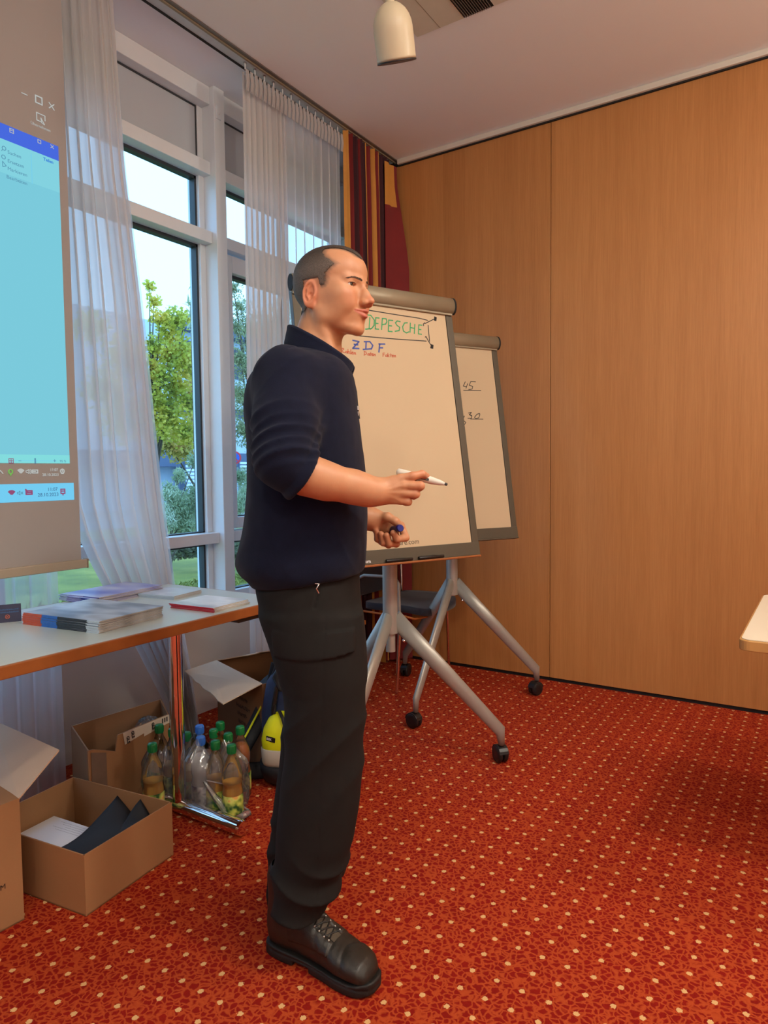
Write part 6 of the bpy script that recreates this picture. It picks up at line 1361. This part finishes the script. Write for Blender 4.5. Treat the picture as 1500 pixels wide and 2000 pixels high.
tree('ash_tree', 'tall soft green tree behind the narrow right window panes', 'tree', (-8.2, wb[5][1]), 3.2, wb, 26000, .028, 3.0, M['leaf_green'], 12)
s_b = blobs_px([(372, 590, 7), (380, 560, 6), (383, 620, 10), (376, 640, 8)], -6.0)
tree('willow_branch', 'thin feathery willow shoot reaching up beside the window post', 'shrub', (-6.0, s_b[0][1]), 1.95, s_b, 60, .06, 5, M['leaf_willow'], 4)
sb = blobs_px([(330, 960, 16), (350, 930, 12), (380, 900, 12), (345, 985, 22), (380, 975, 24), (320, 1010, 22), (360, 1020, 28), (395, 1000, 18), (470, 930, 14), (480, 970, 20), (465, 990, 16), (500, 960, 24), (300, 1000, 22)], -6.2)
tree('willow_shrub', 'silvery willow shrub with slender leaves below the panes', 'shrub', (-6.2, sb[5][1]), 1.0, sb, 22000, .024, 4.5, M['leaf_willow'], 6)
hb = blobs_px([(x_, 1074+3*math.sin(x_), 15) for x_ in range(150, 560, 16)], -8.6)
tree('low_hedge', 'low dark hedge along the far side of the lawn', 'hedge', (-8.6, hb[10][1]), .5, hb, 9000, .04, 1.8, M['leaf_dark'], 9)
# lawn tufts
tf = leaves('grass_tufts', None, [(-7.2+.0*i, 3.2+.35*i, GZ+.05, .5, .06) for i in range(26)]+[(-5.4, 2.2+.35*i, GZ+.05, .5, .05) for i in range(20)], 9000, .05, 5, M['lawn'], 5); tf['label'] = 'long bright green grass on the lawn outside the window'; tf['category'] = 'grass'
# building across the street
bd = thing('office_building', 'grey flat-roofed office building behind the maple tree', 'building')
def bplane(px0, py0, px1, py1, x, th, m, name):
    a, b = at(px0, py0, 0, x), at(px1, py1, 0, x); return BX(name, (x-th, min(a[1], b[1]), min(a[2], b[2])), (x, max(a[1], b[1]), max(a[2], b[2])), M[m], bd)
XB = -26
wz = at(350, 1000, 0, XB)
BX('wall', (XB-6, 14, GZ+.012), (XB-.2, 46, at(370, 640, 0, XB)[2]), M['conc'], bd)
yb0 = at(332, 640, 0, XB)[1]
r0, r1 = at(370, 627, 0, XB)[2], at(370, 648, 0, XB)[2]
BX('roof', (XB-7, yb0, r1), (XB+.6, 46, r0), M['anth'], bd)
BX('canopy_band', (XB-.2, 10, at(350, 912, 0, XB)[2]), (XB+.8, 46, at(350, 884, 0, XB)[2]), M['anth'], bd)
BX('window_band', (XB-.25, yb0-3, at(350, 806, 0, XB)[2]), (XB-.15, yb0+6, at(350, 788, 0, XB)[2]), M['dglass'], bd)
for i in range(7): BX('window', (XB-.25, yb0+.5+2.6*i, r1-1.9), (XB-.12, yb0+2.3+2.6*i, r1-.4), M['dglass'], bd)
for i in range(8): BX('pillar', (XB-.1, 20+2.2*i, GZ), (XB+.1, 20.25+2.2*i, at(350, 912, 0, XB)[2]), M['anth'], bd)
# white slatted gates below the canopy
for (pa, pb, lb) in ((364, 396, 'white slatted gate seen left of the window post'), (470, 486, 'white slatted gate seen right of the window post')):
    g = thing('slatted_gate', lb, 'gate'); ya, yb = at(pa, 950, 0, XB+1.5)[1], at(pb, 950, 0, XB+1.5)[1]; zt_, zb_ = at(380, 900, 0, XB+1.5)[2], GZ+.012; n_ = 13
    for i in range(n_):
        zz = zb_+(zt_-zb_)*(i+.5)/n_; BX('slat', (XB+1.47, ya, zz-.055), (XB+1.53, yb, zz+.055), M['slat_white'], g)
    for y_ in (ya, yb): BX('post', (XB+1.40, y_-.05, zb_), (XB+1.47, y_+.05, zt_), M['anth'], g)
# no-parking sign and lamp post
ps_ = at(458, 894, 0, -12); sg = thing('road_sign', 'round blue and red no-parking sign outside the right window', 'sign')
bm = bmesh.new(); tube(bm, [(ps_[0]-.04, ps_[1], GZ), (ps_[0]-.04, ps_[1], ps_[2]+.1)], .03, 10); obj('pole', bm, M['silver'], sg)
M['sign_r'] = simple('sign_red', srgb(226, 60, 70), .4); M['sign_b'] = simple('sign_blue', srgb(50, 96, 200), .4)
nrm = Vector((CO-ps_)); nrm.z = 0; nrm.normalize(); Ms = frame_mat(ps_, Vector((-nrm.y, nrm.x, 0)), (0, 0, 1)); R_ = 13/F_PX*abs((ps_-CO) @ _fw)
for nm, r_, z_, m in (('sign_disc', R_, 0, 'sign_r'), ('blue_field', R_*.74, .012, 'sign_b')):
    bm = bmesh.new(); lathe(bm, [(r_, z_), (r_, z_+.012)], 28, mat=Ms); obj(nm, bm, M[m], sg)
bm = bmesh.new(); box(bm, (-R_*.85, -R_*.09, .024), (R_*.85, R_*.09, .030), mat=Ms @ Matrix.Rotation(radians(-45), 4, 'Z')); obj('red_bar', bm, M['sign_r'], sg)
pl_ = at(348, 950, 0, -16); lpst = thing('lamp_post', 'thin dark street lamp post in front of the building', 'lamp post'); zt_ = at(348, 862, 0, -16)[2]
bm = bmesh.new(); tube(bm, [(pl_[0], pl_[1], GZ), (pl_[0], pl_[1], zt_)], .05, 8); obj('pole', bm, M['anth'], lpst); BX('head', (pl_[0]-.1, pl_[1]-.05, zt_), (pl_[0]+.1, pl_[1]+.75, zt_+.08), M['anth'], lpst)
# ------------------------------------------------------------------ put every thing's origin at its own base
seat_man()
bpy.context.view_layer.update()
def desc(o):
    for c in o.children: yield c; yield from desc(c)
for o in list(SC.objects):
    if o.parent is None and o.type == 'EMPTY' and o.location.length < 1e-6 and o.name != 'person' and o.children:
        lo_ = Vector((1e9,)*3); hi_ = Vector((-1e9,)*3)
        for c in desc(o):
            if c.type == 'MESH' and len(c.data.vertices):
                for k in c.bound_box:
                    p = c.matrix_world @ Vector(k); lo_ = Vector(map(min, lo_, p)); hi_ = Vector(map(max, hi_, p))
        b = Vector(((lo_.x+hi_.x)/2, (lo_.y+hi_.y)/2, lo_.z)); o.location = b
        for c in o.children: c.location = Vector(c.location)-b
bpy.context.view_layer.update()
